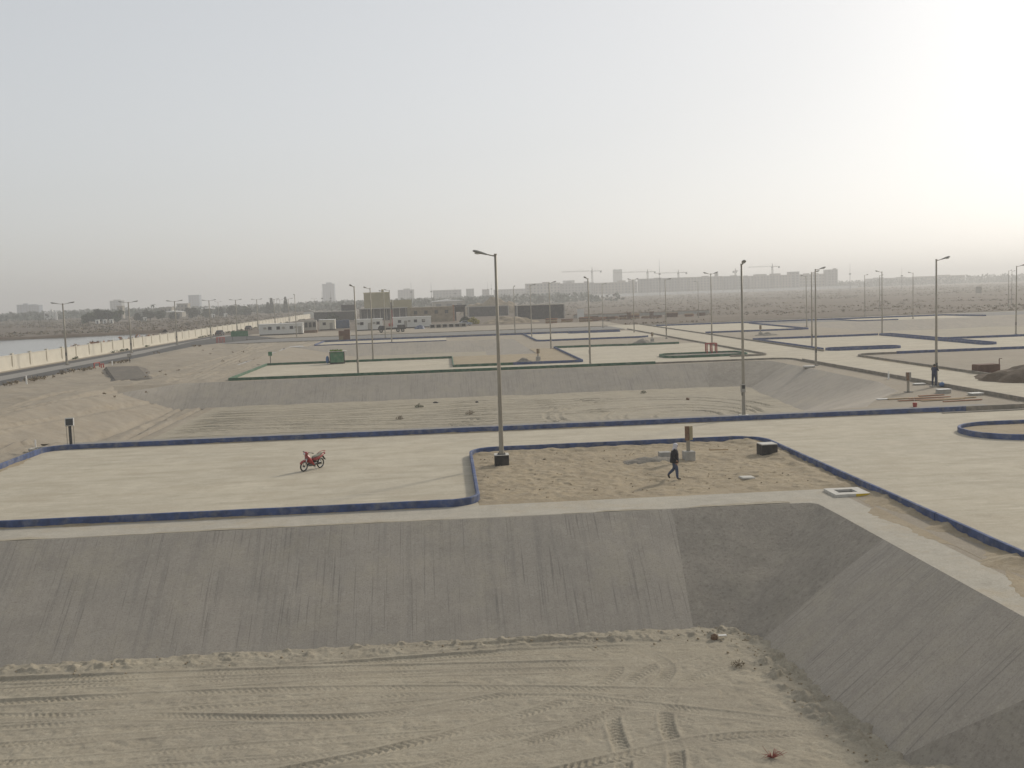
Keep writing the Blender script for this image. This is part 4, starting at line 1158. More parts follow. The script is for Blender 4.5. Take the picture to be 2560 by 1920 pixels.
# ------------------------------------------------------------------ people
def skin_body(name, joints, bones, mats, face_mat, parent, subdiv=2):
    """one continuous skin grown over a skeleton; joints: name -> (x, y, z, r)"""
    names = list(joints)
    ix = {k: i for i, k in enumerate(names)}
    me = bpy.data.meshes.new(name)
    me.from_pydata([joints[k][:3] for k in names], [(ix[a], ix[b]) for a, b in bones], [])
    ob = bpy.data.objects.new(name, me)
    COL.objects.link(ob)
    ob.modifiers.new('skin', 'SKIN')
    for i, k in enumerate(names):
        r_ = joints[k][3]
        me.skin_vertices[0].data[i].radius = (r_, r_) if not isinstance(r_, tuple) else r_
        me.skin_vertices[0].data[i].use_root = (k == 'pelvis')
    sd = ob.modifiers.new('sub', 'SUBSURF'); sd.levels = subdiv; sd.render_levels = subdiv
    dg = bpy.context.evaluated_depsgraph_get()
    dg.update()
    m2 = bpy.data.meshes.new_from_object(ob.evaluated_get(dg))
    bpy.data.objects.remove(ob)
    m2.name = name
    o = link_mesh(name, m2, mats, parent, True)
    m2.materials.clear()
    for q in mats: m2.materials.append(q)
    seg = [(Vector(joints[a][:3]), Vector(joints[b][:3]), face_mat(a, b)) for a, b in bones]
    for p in m2.polygons:
        c_ = p.center
        best, bm_ = 9, 0
        for a, b, mm in seg:
            ab = b - a
            t = max(0, min(1, (c_ - a).dot(ab) / max(ab.length_squared, 1e-9)))
            d = (c_ - (a + ab * t)).length
            if d < best: best, bm_ = d, mm
        p.material_index = bm_
    return o

def person(label, loc, rz, J, mats, region, cloth=None, scale=1.0):
    """J: dict of limb joints, body faces local +X, up +Z"""
    root = empty('person', loc, rz, label, 'person')
    root.scale = (scale,) * 3
    joints = {
        'pelvis': J['pelvis'] + (.135,), 'waist': J['waist'] + (.13,), 'chest': J['chest'] + (.155,), 'neck': J['neck'] + (.062,), 'jaw': J['jaw'] + (.075,), 'head': J['head'] + (.096,), 'crown': J['crown'] + (.07,), 'nose': J['nose'] + (.016,),
    }
    bones = [('pelvis', 'waist'), ('waist', 'chest'), ('chest', 'neck'), ('neck', 'jaw'), ('jaw', 'head'), ('head', 'crown'), ('head', 'nose')]
    for s_ in 'lr':
        joints['sho_' + s_] = J['sho_' + s_] + (.075,); joints['elb_' + s_] = J['elb_' + s_] + (.055,); joints['wri_' + s_] = J['wri_' + s_] + (.034,); joints['palm_' + s_] = J['palm_' + s_] + (.036,)
        joints['hip_' + s_] = J['hip_' + s_] + (.115,); joints['kne_' + s_] = J['kne_' + s_] + (.085,); joints['ank_' + s_] = J['ank_' + s_] + (.062,); joints['ball_' + s_] = J['ball_' + s_] + (.046,); joints['tip_' + s_] = J['tip_' + s_] + (.034,)
        bones += [('chest', 'sho_' + s_), ('sho_' + s_, 'elb_' + s_), ('elb_' + s_, 'wri_' + s_), ('wri_' + s_, 'palm_' + s_), ('pelvis', 'hip_' + s_), ('hip_' + s_, 'kne_' + s_), ('kne_' + s_, 'ank_' + s_), ('ank_' + s_, 'ball_' + s_), ('ball_' + s_, 'tip_' + s_)]
        wv, pv_ = Vector(J['wri_' + s_]), Vector(J['palm_' + s_])
        d = (pv_ - wv).normalized(); side = d.cross(Vector((0, 0, 1)))
        side = side.normalized() if side.length > .1 else Vector((0, 1, 0))
        curl = J.get('curl_' + s_, Vector((1, 0, 0)))
        for k, (off, ln) in enumerate(((-.03, .062), (-.01, .075), (.012, .07), (.032, .055))):
            a = pv_ + side * off + d * .03; b = a + d * ln * .6 + curl * .012; e = b + d * ln * .25 + curl * ln * .5
            for nm, p in (('a', a), ('b', b), ('c', e)): joints[f'f{k}{nm}_{s_}'] = tuple(p) + (.0095,)
            bones += [('palm_' + s_, f'f{k}a_{s_}'), (f'f{k}a_{s_}', f'f{k}b_{s_}'), (f'f{k}b_{s_}', f'f{k}c_{s_}')]
        a = wv + d * .03 - side * .035; b = a + d * .04 - side * .02 + curl * .015
        joints['t0_' + s_] = tuple(a) + (.012,); joints['t1_' + s_] = tuple(b) + (.0095,)
        bones += [('wri_' + s_, 't0_' + s_), ('t0_' + s_, 't1_' + s_)]
    skin_body('body', joints, bones, mats, region, root)
    h = Vector(J['head']); nz = (Vector(J['nose']) - h); nz.z = 0; nz.normalize(); sd = Vector((-nz.y, nz.x, 0))
    for s_ in (-1, 1):
        MB().ball(tuple(h + nz * .088 + sd * s_ * .034 + Vector((0, 0, .012))), .013, 8, 6).build('eye', M['black'], root, True)
    MB().ball(tuple(h + nz * .09 + Vector((0, 0, -.058))), (.012, .028, .008), 8, 5).build('mouth', M['red_dull'], root, True)
    return root

def region(a, b):
    s_ = a + b
    if 'ball' in s_ or 'tip' in s_: return 3
    if any(k in s_ for k in ('kne', 'ank', 'hip')): return 1
    if any(k in s_ for k in ('palm', 'f0', 'f1', 'f2', 'f3', 't0', 't1', 'jaw', 'head', 'crown', 'nose')): return 2
    return 0
V3 = Vector
WALK = dict(pelvis=(0, 0, .92), waist=(.02, 0, 1.08), chest=(.03, 0, 1.28), neck=(.05, 0, 1.46), jaw=(.08, 0, 1.53), head=(.085, 0, 1.60), crown=(.07, 0, 1.67), nose=(.185, -.02, 1.585),
            sho_l=(.02, .17, 1.38), sho_r=(.02, -.17, 1.38), elb_l=(-.09, .25, 1.10), elb_r=(-.09, -.26, 1.10), wri_l=(.07, .22, .93), wri_r=(.07, -.23, .93), palm_l=(.11, .19, .88), palm_r=(.11, -.20, .88),
            curl_l=V3((0, 0, -1)), curl_r=V3((0, 0, -1)),
            hip_l=(0, .09, .86), hip_r=(0, -.09, .86), kne_l=(.0, .09, .50), kne_r=(.10, -.09, .48), ank_l=(-.29, .10, .22), ank_r=(.12, -.09, .08), ball_l=(-.245, .10, .09), ball_r=(.22, -.09, .035), tip_l=(-.20, .10, .045), tip_r=(.29, -.09, .03))
p1 = person('person in a black jacket, jeans and pale head cloth walking over the sand', (10.5, 47.75, .05), R(-8), WALK, [M['jacket'], M['jeans'], M['skin'], M['shoe']], region)
# jacket hem and head cloth
def ring_shell(levels, n=16):
    return [[(cx + rx * math.cos(2 * math.pi * k / n), cy + ry * math.sin(2 * math.pi * k / n), z) for k in range(n)] for cx, cy, z, rx, ry in levels]
mb = MB(); mb.loft(ring_shell([(.0, 0, .80, .20, .22), (.0, 0, .88, .21, .23), (.01, 0, 1.04, .195, .215), (.015, 0, 1.2, .19, .225), (.02, 0, 1.34, .16, .22), (.04, 0, 1.43, .09, .11)])); mb.build('jacket', M['jacket'], p1, True)
mb = MB(); mb.loft(ring_shell([(.0, 0, 1.38, .11, .12), (.03, 0, 1.46, .105, .11), (.055, 0, 1.53, .105, .105), (.062, 0, 1.60, .118, .112), (.06, 0, 1.66, .108, .102), (.055, 0, 1.71, .06, .06)])); mb.build('head_cloth', M['headcloth'], p1, True)

HOLD = dict(pelvis=(0, 0, .93), waist=(.01, 0, 1.09), chest=(.03, 0, 1.30), neck=(.05, 0, 1.48), jaw=(.075, 0, 1.55), head=(.08, 0, 1.62), crown=(.06, 0, 1.69), nose=(.18, .03, 1.61),
            sho_l=(.03, .18, 1.40), sho_r=(.03, -.18, 1.40), elb_l=(.20, .27, 1.20), elb_r=(.20, -.27, 1.20), wri_l=(.40, .13, 1.30), wri_r=(.40, -.13, 1.30), palm_l=(.44, .09, 1.34), palm_r=(.44, -.09, 1.34),
            curl_l=V3((0, -1, 0)), curl_r=V3((0, 1, 0)),
            hip_l=(0, .10, .87), hip_r=(0, -.10, .87), kne_l=(.03, .13, .48), kne_r=(.03, -.13, .48), ank_l=(0, .15, .08), ank_r=(0, -.15, .08), ball_l=(.10, .16, .035), ball_r=(.10, -.16, .035), tip_l=(.17, .165, .03), tip_r=(.17, -.165, .03))
p2 = person('person in dark coveralls standing with both arms round a lamp pole', (40.47, 84.0, .12), R(42), HOLD, [M['navy'], M['navy'], M['skin'], M['shoe']], region, scale=1.04)
mb = MB(); mb.loft(ring_shell([(.0, 0, .82, .17, .20), (.01, 0, .95, .17, .20), (.02, 0, 1.1, .155, .19), (.03, 0, 1.3, .165, .21), (.04, 0, 1.45, .09, .12)])); mb.build('jacket', M['navy'], p2, True)
mb = MB(); mb.loft(ring_shell([(.05, 0, 1.59, .105, .098), (.055, 0, 1.66, .108, .1), (.05, 0, 1.71, .085, .08), (.05, 0, 1.735, .04, .04)])); mb.build('hair', M['black'], p2, True)

# ------------------------------------------------------------------ boundary wall: bays of 7 m
wall = empty('boundary_wall', (-66.2, 129.5, 0), 0, 'long cream boundary wall of panels and pillars along the road', 'wall')
panel_me = MB().box((0, 3.5, 1.08), (.2, 6.5, 2.16)).mesh('panel')
panel_me.materials.append(M['cream'])
cop_me = MB().box((0, 3.5, 2.2), (.3, 6.5, .09)).mesh('coping'); cop_me.materials.append(M['cream'])
ft_me = MB().box((.06, 3.5, .16), (.22, 6.5, .36)).mesh('plinth'); ft_me.materials.append(M['cream'])
pil = MB(); pil.box((0, 0, 1.2), (.34, .5, 2.4)); pil.box((0, 0, 2.44), (.44, .6, .1)); pil_me = pil.mesh('pillar'); pil_me.materials.append(M['cream'])
rv = MB(); rv.box((.1, -.42, 1.35), (.06, .22, 1.6)); rv_me = rv.mesh('shade_strip'); rv_me.materials.append(M['cream_dark'])  # proud strip in darker render: a recess's shade put into colour
ln = MB(); ln.box((.1, .36, 1.1), (.05, .1, 2.15)); ln_me = ln.mesh('joint'); ln_me.materials.append(M['cream_dark'])
for i in range(62):
    for nm, me in (('panel', panel_me), ('coping', cop_me), ('plinth', ft_me), ('pillar', pil_me), ('shade_strip', rv_me), ('joint', ln_me)):
        o = bpy.data.objects.new(nm, me); COL.objects.link(o); o.parent = wall; o.location = (0, i * 7, 0)
# things along the wall road
def red_frame(loc, w_, h, label, rz=0.0, n=3, d=.5):
    r_ = empty('red_frame', loc, rz, label, 'frame')
    for k in range(n):
        x = -w_ / 2 + w_ * k / (n - 1)
        MB().bbox((x, 0, h / 2), (.13, .13, h), .01).build('post', M['red_dull'], r_)
        if d: MB().bbox((x, d, h / 2), (.13, .13, h), .01).build('post', M['red_dull'], r_)
    MB().bbox((0, 0, h - .05), (w_, .1, .12), .01).build('rail', M['red_dull'], r_)
    if d:
        MB().bbox((0, d, h - .05), (w_, .1, .12), .01).build('rail', M['red_dull'], r_)
        MB().bbox((w_ / 2, d / 2, h - .05), (.1, d, .1), .01).build('rail', M['red_dull'], r_)
    return r_
red_frame((35.6, 137.3, .1), 1.35, 1.35, 'bright red steel frame standing on the green kerb island', R(5), 3, .6)
red_frame((-51.3, 157.5, .2), 1.6, .75, 'low red frame beside the dark ramp patch', R(80), 2, 0)
o = red_frame((-49.9, 155.6, .25), .5, .6, 'short red frame at the top of the dark ramp', R(70), 2, 0)
red_frame((-51, 243, 0), 2.2, 1.3, 'red frame at the edge of the side road', R(60), 3, .4)
def board_sign(loc, rz, label, w_, h, zc, mat='kiosk_green', posts=1):
    r_ = empty('sign_board', loc, rz, label, 'sign')
    if posts == 1: MB().tube([(0, .05, -.1), (0, .05, zc)], .05, 8).build('post', M['pole_dark'], r_)
    else:
        for s_ in (-1, 1): MB().tube([(s_ * w_ * .42, .05, -.1), (s_ * w_ * .42, .05, zc)], .05, 8).build('post', M['pole_dark'], r_)
    MB().bbox((0, 0, zc), (w_, .05, h), .01).build('board', M[mat], r_)
    MB().bbox((0, -.03, zc), (w_ * .92, .012, h * .88), .003).build('sign_face', M['cabinet'] if mat != 'kiosk_green' else M['kiosk_green'], r_)
    return r_
board_sign((-50.4, 170.6, .1), R(-15), 'small dark sign on a post beside the wall road', .7, .5, 1.1, 'pole_dark')
board_sign((-48.9, 254, 0), R(-8), 'wide grey green board on posts by the side road', 4.2, 1.3, 1.6, 'kiosk_green', 2)
board_sign((-25, 151.5, 0), R(6), 'small green sign on a post at the green lot corner', .55, .6, 1.55, 'kiosk_green')
board_sign((265, 503, 0), R(30), 'far grey sign board alone in the scrub', 5, 3.2, 2.6, 'far_grey', 2)

# green kiosk on the green lot kerb
k0 = empty('kiosk', (-15.1, 147.6, 0), R(4), 'dark green kiosk with leafy roof cover on the green kerb', 'kiosk')
MB().bbox((0, 0, .92), (2.0, 1.3, 1.45), .02).build('body', M['kiosk_green'], k0)
for x in (-1, 1):
    for y in (-.62, .62): MB().bbox((x * .98, y, .85), (.1, .1, 1.7), .01).build('post', M['pole_dark'], k0)
MB().bbox((.1, 0, 1.74), (2.5, 1.6, .07), .01).build('roof', M['concrete_pale'], k0)
mb = MB(); mb.bbox((0, -.67, 1.0), (1.6, .04, .9), .01); mb.build('shutter', M['kiosk_green'], k0)
P = np.random.default_rng(3).uniform((-.9, -.7, 1.6), (.7, .5, 1.95), (160, 3)); V, Fq = leaf_cloud(P, .16, 4); tri_object('leafy_cover', V, Fq, M['kiosk_leaf'], k0)
MB().bbox((0, 0, .12), (1.8, 1.2, .2), .02).build('base', M['black'], k0)
o = tag(MB().ball((0, 0, .55), (.24, .22, .55), 12, 8).build('tarpaulin_bundle', M['blue_cloth'], None, True), 'blue bundle leaning on the kiosk side', 'bundle'); o.location = (-16.45, 147.5, .05)
# brown shed on the far lot kerb
k0 = empty('shed', (-21.6, 227, 0), R(5), 'red brown box shed with open lower side at the far lot', 'shed')
MB().bbox((.15, 0, 1.15), (2.4, 2.0, 2.1), .02).build('body', M['wood_brown'], k0)
MB().bbox((.75, 0, 2.3), (1.2, 2.0, .35), .02).build('upper_box', M['wood_brown'], k0)
MB().bbox((-.55, -1.02, .65), (.9, .06, 1.0), .01).build('opening', M['leaf_dry'], k0)
MB().bbox((1.5, 0, 1.0), (.1, 1.9, 1.9), .01).build('white_panel', M['white'], k0)

# ------------------------------------------------------------------ site cabins and works yard
def cabin(loc, w_, d, h, rz, label, wins, ac=(), door=None, mat='white'):
    r_ = empty('site_cabin', loc, rz, label, 'cabin', 'white site cabins')
    MB().bbox((0, 0, .25 + (h - .35) / 2), (w_, d, h - .35), .02).build('wall', M[mat], r_)
    MB().bbox((0, 0, h - .05), (w_ + .25, d + .25, .12), .02).build('roof', M['white_clean'], r_)
    for s_ in (-1, 1): MB().bbox((0, s_ * d * .35, .12), (w_ * .98, .2, .26), .01).build('skid', M['pole_dark'], r_)
    for x in wins:
        f = MB(); f.bbox((x, -d / 2 - .01, h * .62), (1.0, .06, .9), .01); fr = f.build('window', M['cabinet'], r_)
        MB().bbox((x, -d / 2 - .035, h * .62), (.84, .03, .74), .004).build('pane', M['dark_glass'], fr)
    for x in ac:
        MB().bbox((x, -d / 2 - .2, h * .64), (.75, .4, .5), .02).build('air_conditioner', M['cabinet'], r_)
    if door is not None:
        dr = MB().bbox((door, -d / 2 - .02, 1.2), (.9, .05, 1.9), .01).build('door', M['cabinet'], r_)
        MB().bbox((door + .32, -d / 2 - .06, 1.15), (.1, .05, .05), .01).build('handle', M['pole_dark'], dr)
    return r_
cabin((-43.8, 286, 0), 11.6, 3.0, 3.0, R(3), 'long white site cabin nearest to the boundary wall', (-2.9, -.7, 2.8), (-4.2, .7, 4.0), 5.0)
cabin((-34.6, 315, 0), 4.6, 5, 3.1, R(3), 'short cream site cabin beside the blue container', (-.8,), (), 1.2, 'cream')
cabin((-21.0, 296, 0), 7.6, 3.0, 3.2, R(3), 'white site cabin in the middle of the cabin row', (-1.9, 2.6), (-2.8, 1.5), .2)
cabin((-9.2, 305.5, 0), 11.0, 3.0, 3.2, R(3), 'white site cabin beside the dark flatbed truck', (-3.6, 1.0, 3.3), (-.8, 3.4), -1.9)
# steel reel stack between the cabins
k0 = empty('equipment_skid', (-37, 294, 0), R(3), 'grey machine skid with rusty base between the cabins', 'machine')
MB().bbox((0, 0, 2.0), (3.4, 2.4, 2.9), .05).build('housing', M['cabinet'], k0); MB().bbox((0, 0, .35), (3.7, 2.7, .7), .03).build('base', M['rust'], k0)
for x in (-1.1, 0, 1.1): MB().bbox((x, -1.22, 2.2), (.8, .06, 1.4), .01).build('louvre', M['dark_wall'], k0)
k0 = empty('shipping_container', (-32.4, 327, 0), R(3), 'dark blue shipping container behind the white cabins', 'container')
MB().bbox((0, 0, 1.3), (6.4, 2.4, 2.5), .02).build('body', M['bluecont'], k0)
for k in range(22): MB().box((-3.05 + k * .29, -1.215, 1.3), (.14, .03, 2.2)).build('rib', M['bluecont'], k0)
for x in (-1, 1): MB().bbox((x * 3.15, -1.2, 1.3), (.16, .16, 2.6), .01).build('corner_post', M['bluecont'], k0)
# flatbed truck
k0 = empty('truck', (-13.4, 272, 0), R(4), 'dark flatbed truck parked in front of the white cabins', 'truck')
MB().bbox((0, 0, .85), (7.2, 1.2, .25), .02).build('chassis', M['black'], k0)
MB().loft([[(x, y, z) for x, z in ((-3.6, .6), (-1.9, .6), (-1.9, 1.7), (-2.2, 1.8), (-3.2, 1.8), (-3.6, 1.25))] for y in (-1.1, 1.1)]).build('cab', M['dark_wall'], k0)
MB().bbox((-2.75, -1.11, 1.45), (.9, .03, .45), .01).build('side_window', M['dark_glass'], k0)
MB().bbox((1.0, 0, 1.12), (5.0, 2.3, .18), .02).build('flatbed', M['pole_dark'], k0)
MB().bbox((2.4, 0, 1.5), (2.0, 2.0, .75), .06).build('load', M['dark_wall'], k0)
for x in (-2.8, 1.5, 2.7):
    for y in (-1, 1):
        wh = MB().tube([(x, y * .8, .48), (x, y * 1.1, .48)], .48, 18).build('wheel', M['black'], k0)
        MB().tube([(x, y * 1.09, .48), (x, y * 1.12, .48)], .25, 12).build('rim', M['cabinet'], wh)
heap('tarpaulin_heap', -6.9, 292, 1.6, 1.3, 1.5, M['bluecont'], 'dull blue tarpaulin covered heap beside the truck', 33, 30)
# precast culverts in a row
CUL = ['first', 'second', 'third', 'fourth', 'fifth', 'sixth']
for i in range(6):
    k0 = empty('box_culvert', (-3.2 + i * 1.75, 294 + i * .3, 0), R(3), f'{CUL[i]} pale precast box culvert from the long cabin side of the row', 'culvert', 'precast box culverts in a row')
    mb = MB()
    for c_, d_ in (((0, 0, .08), (1.5, 1.2, .16)), ((0, 0, 1.02), (1.5, 1.2, .16)), ((-.67, 0, .55), (.16, 1.2, .78)), ((.67, 0, .55), (.16, 1.2, .78))): mb.box(c_, d_)
    mb.build('shell', M['concrete'], k0); MB().box((0, .5, .55), (1.18, .04, .78)).build('shade_plate', M['dark_wall'], k0)  # dark plate at the back: shade inside the hollow put into colour
# silver car
def car(loc, rz, label, mat):
    r_ = empty('car', loc, rz, label, 'car')
    prof = [(-2.1, .35), (-2.12, .75), (-1.95, .92), (-1.3, .98), (-.75, 1.42), (.5, 1.45), (1.15, 1.0), (1.9, .88), (2.1, .68), (2.08, .35)]
    secs = []
    for y, k in ((-.84, .96), (-.80, 1.0), (.80, 1.0), (.84, .96)): secs.append([(x * (.995 if abs(y) > .82 else 1), y * (1 if z < 1 else .86), .35 + (z - .35) * k) for x, z in prof])
    MB().loft(secs).build('body', mat, r_, False)
    for s_ in (-1, 1):
        MB().loft([[(x, s_ * yy, z) for x, z in ((-1.15, 1.0), (-.7, 1.36), (.42, 1.38), (.98, 1.0))] for yy in (.74, .79)]).build('side_window', M['dark_glass'], r_)
        MB().bbox((2.06, s_ * .6, .72), (.1, .32, .14), .02).build('headlight', M['glass_lamp'], r_)
        MB().bbox((-2.08, s_ * .62, .8), (.08, .28, .16), .02).build('tail_light', M['red_dull'], r_)
        for x in (-1.3, 1.3):
            wh = MB().tube([(x, s_ * .66, .32), (x, s_ * .86, .32)], .32, 18).build('wheel', M['black'], r_)
            MB().tube([(x, s_ * .85, .32), (x, s_ * .875, .32)], .19, 12).build('rim', M['chrome'], wh)
    MB().loft([[(1.08, y, 1.03), (.52, y * .92, 1.40), (.5, y * .92, 1.415), (1.12, y, 1.03)] for y in (-.66, .66)]).build('windscreen', M['dark_glass'], r_)
    return r_
car((6.2, 305.5, 0), R(2), 'silver grey car parked at the end of the culvert row', M['car_paint'])
car((-63.2, 300, 0), R(88), 'dark car on the road beside the boundary wall', M['dark_wall'])
car((-63.4, 345, 0), R(88), 'second dark car farther along the boundary wall', M['dark_wall'])
# red drilling mast
k0 = empty('drill_rig', (-16.2, 328, 0), 0, 'slender red mast of a drilling rig behind the cabins', 'drill rig')
for x in (-.35, .35):
    for y in (-.35, .35): MB().tube([(x, y, 0), (x * .6, y * .6, 5.2)], .09, 6).build('mast_leg', M['red_dull'], k0)
for k in range(8): MB().box((0, 0, .5 + k * .6), (.6, .6, .06)).build('brace', M['red_dull'], k0)
MB().bbox((0, 0, 6.3), (.55, .55, 2.4), .05).build('mast_head', M['dark_wall'], k0)
MB().bbox((0, 0, .5), (1.8, 1.6, .9), .05).build('base', M['red_dull'], k0)

def win_grid(root, wall, x0, x1, y, zs, n, w_, h, mat='dark_glass'):
    me = MB().box((0, 0, 0), (w_, .12, h)).mesh('window'); me.materials.append(M[mat])
    for z in zs:
        for k in range(n):
            o = bpy.data.objects.new('window', me); COL.objects.link(o); o.parent = root; o.location = (x0 + (x1 - x0) * (k + .5) / n, y, z)

# tan building with dark unfinished ground floor
k0 = empty('tan_building', (-27, 432, 0), R(3), 'tall plain tan building block behind the cabins', 'building')
MB().box((0, 0, 5.5), (10.2, 9, 11)).build('wall', M['tan'], k0)
MB().box((0, 0, 11.1), (10.5, 9.3, .35)).build('parapet', M['tan_light'], k0)
MB().box((5.13, 0, 8), (.06, 8.6, 5.8)).build('sunlit_flank', M['tan_light'], k0)  # lighter copy of the wall tan: sunlight on this side put into colour
MB().box((2.5, 1, 11.8), (1, 1, 1.2)).build('roof_tank', M['tan'], k0)
MB().box((9.6, -1, 3.9), (9, 7, 7.8)).build('wing', M['tan'], k0)
MB().box((6.5, -4.6, 6.6), (.4, .1, 2.2)).build('light_stripe', M['cream'], k0)
k0 = empty('unfinished_hall', (-24, 424, 0), R(3), 'dark unfinished ground floor hall in front of the tan block', 'building')
MB().box((0, 1.2, 2.3), (19, 5, 4.6)).build('wall', M['dark_wall'], k0)
for k in range(8): MB().box((-9 + k * 2.57, -1.5, 2.3), (.35, .35, 4.6)).build('column', M['concrete'], k0)
MB().box((0, -.3, 4.75), (19.4, 8, .3)).build('roof_slab', M['concrete'], k0)
k0 = empty('unfinished_hall', (-46, 449, 0), R(3), 'long dark unfinished hall left of the tan block', 'building')
MB().box((0, 0, 1.9), (17, 9, 3.6)).build('wall', M['dark_wall'], k0); MB().box((0, 0, 3.85), (17.6, 9.6, .3)).build('roof_slab', M['cabinet'], k0)
for k in range(8): MB().box((-8.3 + k * 2.37, -4.55, 1.9), (.3, .25, 3.6)).build('column', M['pole_dark'], k0)
MB().box((9, -3, 1.9), (.4, 3, 3.6)).build('white_end', M['white'], k0); MB().box((5.8, 2, 5.2), (6, 4, 2.6)).build('upper_storey', M['dark_wall'], k0)
k0 = empty('white_shed', (-67, 530, 0), R(3), 'small white shed at the far end of the boundary wall', 'shed')
MB().box((0, 0, 1.7), (5, 5, 3.4)).build('wall', M['white'], k0)
mb = MB(); mb.loft([[(-2.8, y, 3.4), (0, y, 4.4), (2.8, y, 3.4)] for y in (-2.7, 2.7)]); mb.build('roof', M['cabinet'], k0)
k0 = empty('rough_wall_building', (-4.2, 369, 0), R(3), 'rough brown block building right of the tan block', 'building')
MB().box((0, 0, 2.6), (15, 6, 5.2)).build('wall', M['brick_tan'], k0)
for k in range(4): MB().box((-5.6 + k * 3.6, -3.02, 3.4), (1.2, .1, 1.2)).build('window', M['dark_wall'], k0)
MB().box((7.7, -1, 2.8), (.5, 4, 5.6)).build('orange_end_wall', M['orange'], k0)
k0 = empty('open_frame', (5.9, 372, 0), R(3), 'small dark open frame building beside the rough brown one', 'building')
for x in (-1.6, 1.6):
    for y in (-1.6, 1.6): MB().box((x, y, 2.6), (.35, .35, 5.2)).build('column', M['dark_wall'], k0)
MB().box((0, 0, 5.3), (4.2, 4.2, .4)).build('roof_slab', M['dark_wall'], k0); MB().box((0, 1.4, 4), (3, .2, 2)).build('back_panel', M['dark_wall'], k0)
def tank(loc, w_, d, h, label, rim):
    r_ = empty('lined_tank', loc, R(3), label, 'tank', 'dark lined concrete tanks')
    MB().box((0, 0, h / 2), (w_, d, h)).build('wall', M['dark_wall'], r_)
    for s_ in (-1, 1): MB().box((0, s_ * d / 2, h + .08), (w_ + .3, .35, .22)).build('rim', M[rim], r_); MB().box((s_ * w_ / 2, 0, h + .08), (.35, d - .36, .22)).build('rim', M[rim], r_)
    n = int(w_ / 1.3)
    for k in range(n + 1): MB().box((-w_ / 2 + w_ * k / n, -d / 2 - .1, h / 2), (.22, .18, h)).build('buttress', M['dark_wall'], r_)
    for s_ in (-1, 1): MB().box((s_ * (w_ / 2 + .25), -d / 2 + .3, h / 2), (.5, .8, h)).build('end_pier', M['concrete'], r_)
    return r_
tank((18.2, 432, 0), 15.7, 10, 3.9, 'dark lined tank farther left behind the tall lamp', 'cabinet')
tank((32.5, 356, 0), 15.4, 10, 4.7, 'dark lined tank with bright rim nearer to the street', 'cream')
heap('soil_heap', 22.5, 470, 16, 10, 8, M['brick_tan'], 'broad brown soil heap behind the left dark tank', 41, 50)
heap('soil_heap', 20, 318, 9, 5, 2.2, M['brick_tan'], 'low brown soil heap in front of the left dark tank', 43, 50)
weed('bush', (9, 320, 0), 2.0, 2.1, M['leaf_yellow'], 'yellow flowering bush behind the silver car', 'bush', 500, 61)
weed('bush', (6.6, 326, 0), 1.6, 2.6, M['leaf_dark'], 'dark bush beside the yellow bush', 'bush', 400, 62)
weed('bush', (-44, 420, 0), 3.2, 3.4, M['leaf_dark'], 'dark bush behind the long white cabin', 'bush', 700, 63)
# stacked timber and pallets along the far side of the cross road
rr = random.Random(11)
STK = [(41, 300), (43.5, 306), (36, 305), (47, 312), (50.5, 314.5), (54, 313), (57.8, 315), (61.5, 316), (65.5, 317), (70, 318), (31, 300), (75, 316), (80, 321), (52, 322), (60, 325)]
for i, (x, y) in enumerate(STK):
    nb = rr.randint(3, 6)
    w_ = rr.uniform(2.2, 4.0)
    k0 = empty('timber_stack', (x, y, 0), R(rr.uniform(-6, 8)), f'brown stack of {["three", "four", "five", "six"][nb - 3]} timber layers, number {i + 1} from the tanks along the yard' if False else ['pallet stack nearest to the bright rimmed tank', 'second pallet stack from the bright rimmed tank', 'pallet stack before the bright rimmed tank',
        'timber stack at the left end of the yard row', 'second timber stack of the yard row', 'third timber stack of the yard row', 'timber stack behind the double headed street lamp', 'timber stack right of the double headed street lamp', 'long timber stack near the right of the yard row',
        'timber stack at the right of the yard row', 'low timber stack in front of the bright rimmed tank corner', 'last but one timber stack to the right', 'rightmost timber stack of the yard', 'timber stack behind the yard row on the left', 'timber stack behind the yard row on the right'][i], 'timber stack', 'timber stacks in the works yard')
    for k in range(nb):
        MB().bbox((rr.uniform(-.15, .15), 0, .11 + k * .24), (w_, 1.2, .2), .01).build('board', M[rr.choice(['plank_red', 'wood_brown', 'rust', 'plank'])], k0)
for i, (x, y) in enumerate(((55.5, 311), (62.6, 312))):
    k0 = empty('pallet_tower', (x, y, 0), 0, ['tall dark pallet tower at the left of the yard row', 'tall dark pallet tower at the right of the yard row'][i], 'pallet tower')
    for k in range(9): MB().bbox((0, 0, .1 + k * .23), (1.1, 1.1, .17), .01).build('pallet', M['wood_brown'], k0)
k0 = empty('tarp_screen', (44.5, 338, 0), R(3), 'pale grey upright sheet behind the bright rimmed tank', 'screen'); MB().box((0, 0, 1.6), (2.2, .12, 3.0)).build('sheet', M['far_white'], k0); MB().box((0, .12, 1.6), (.15, .1, 3.2)).build('post', M['pole_dark'], k0)
k0 = empty('yard_wall', (66, 345, 0), R(2), 'low long wall at the back of the works yard', 'wall'); MB().box((0, 0, .5), (46, .4, 1.0)).build('wall_body', M['concrete'], k0); MB().box((0, 0, 1.06), (46.3, .6, .12)).build('coping', M['rust'], k0)

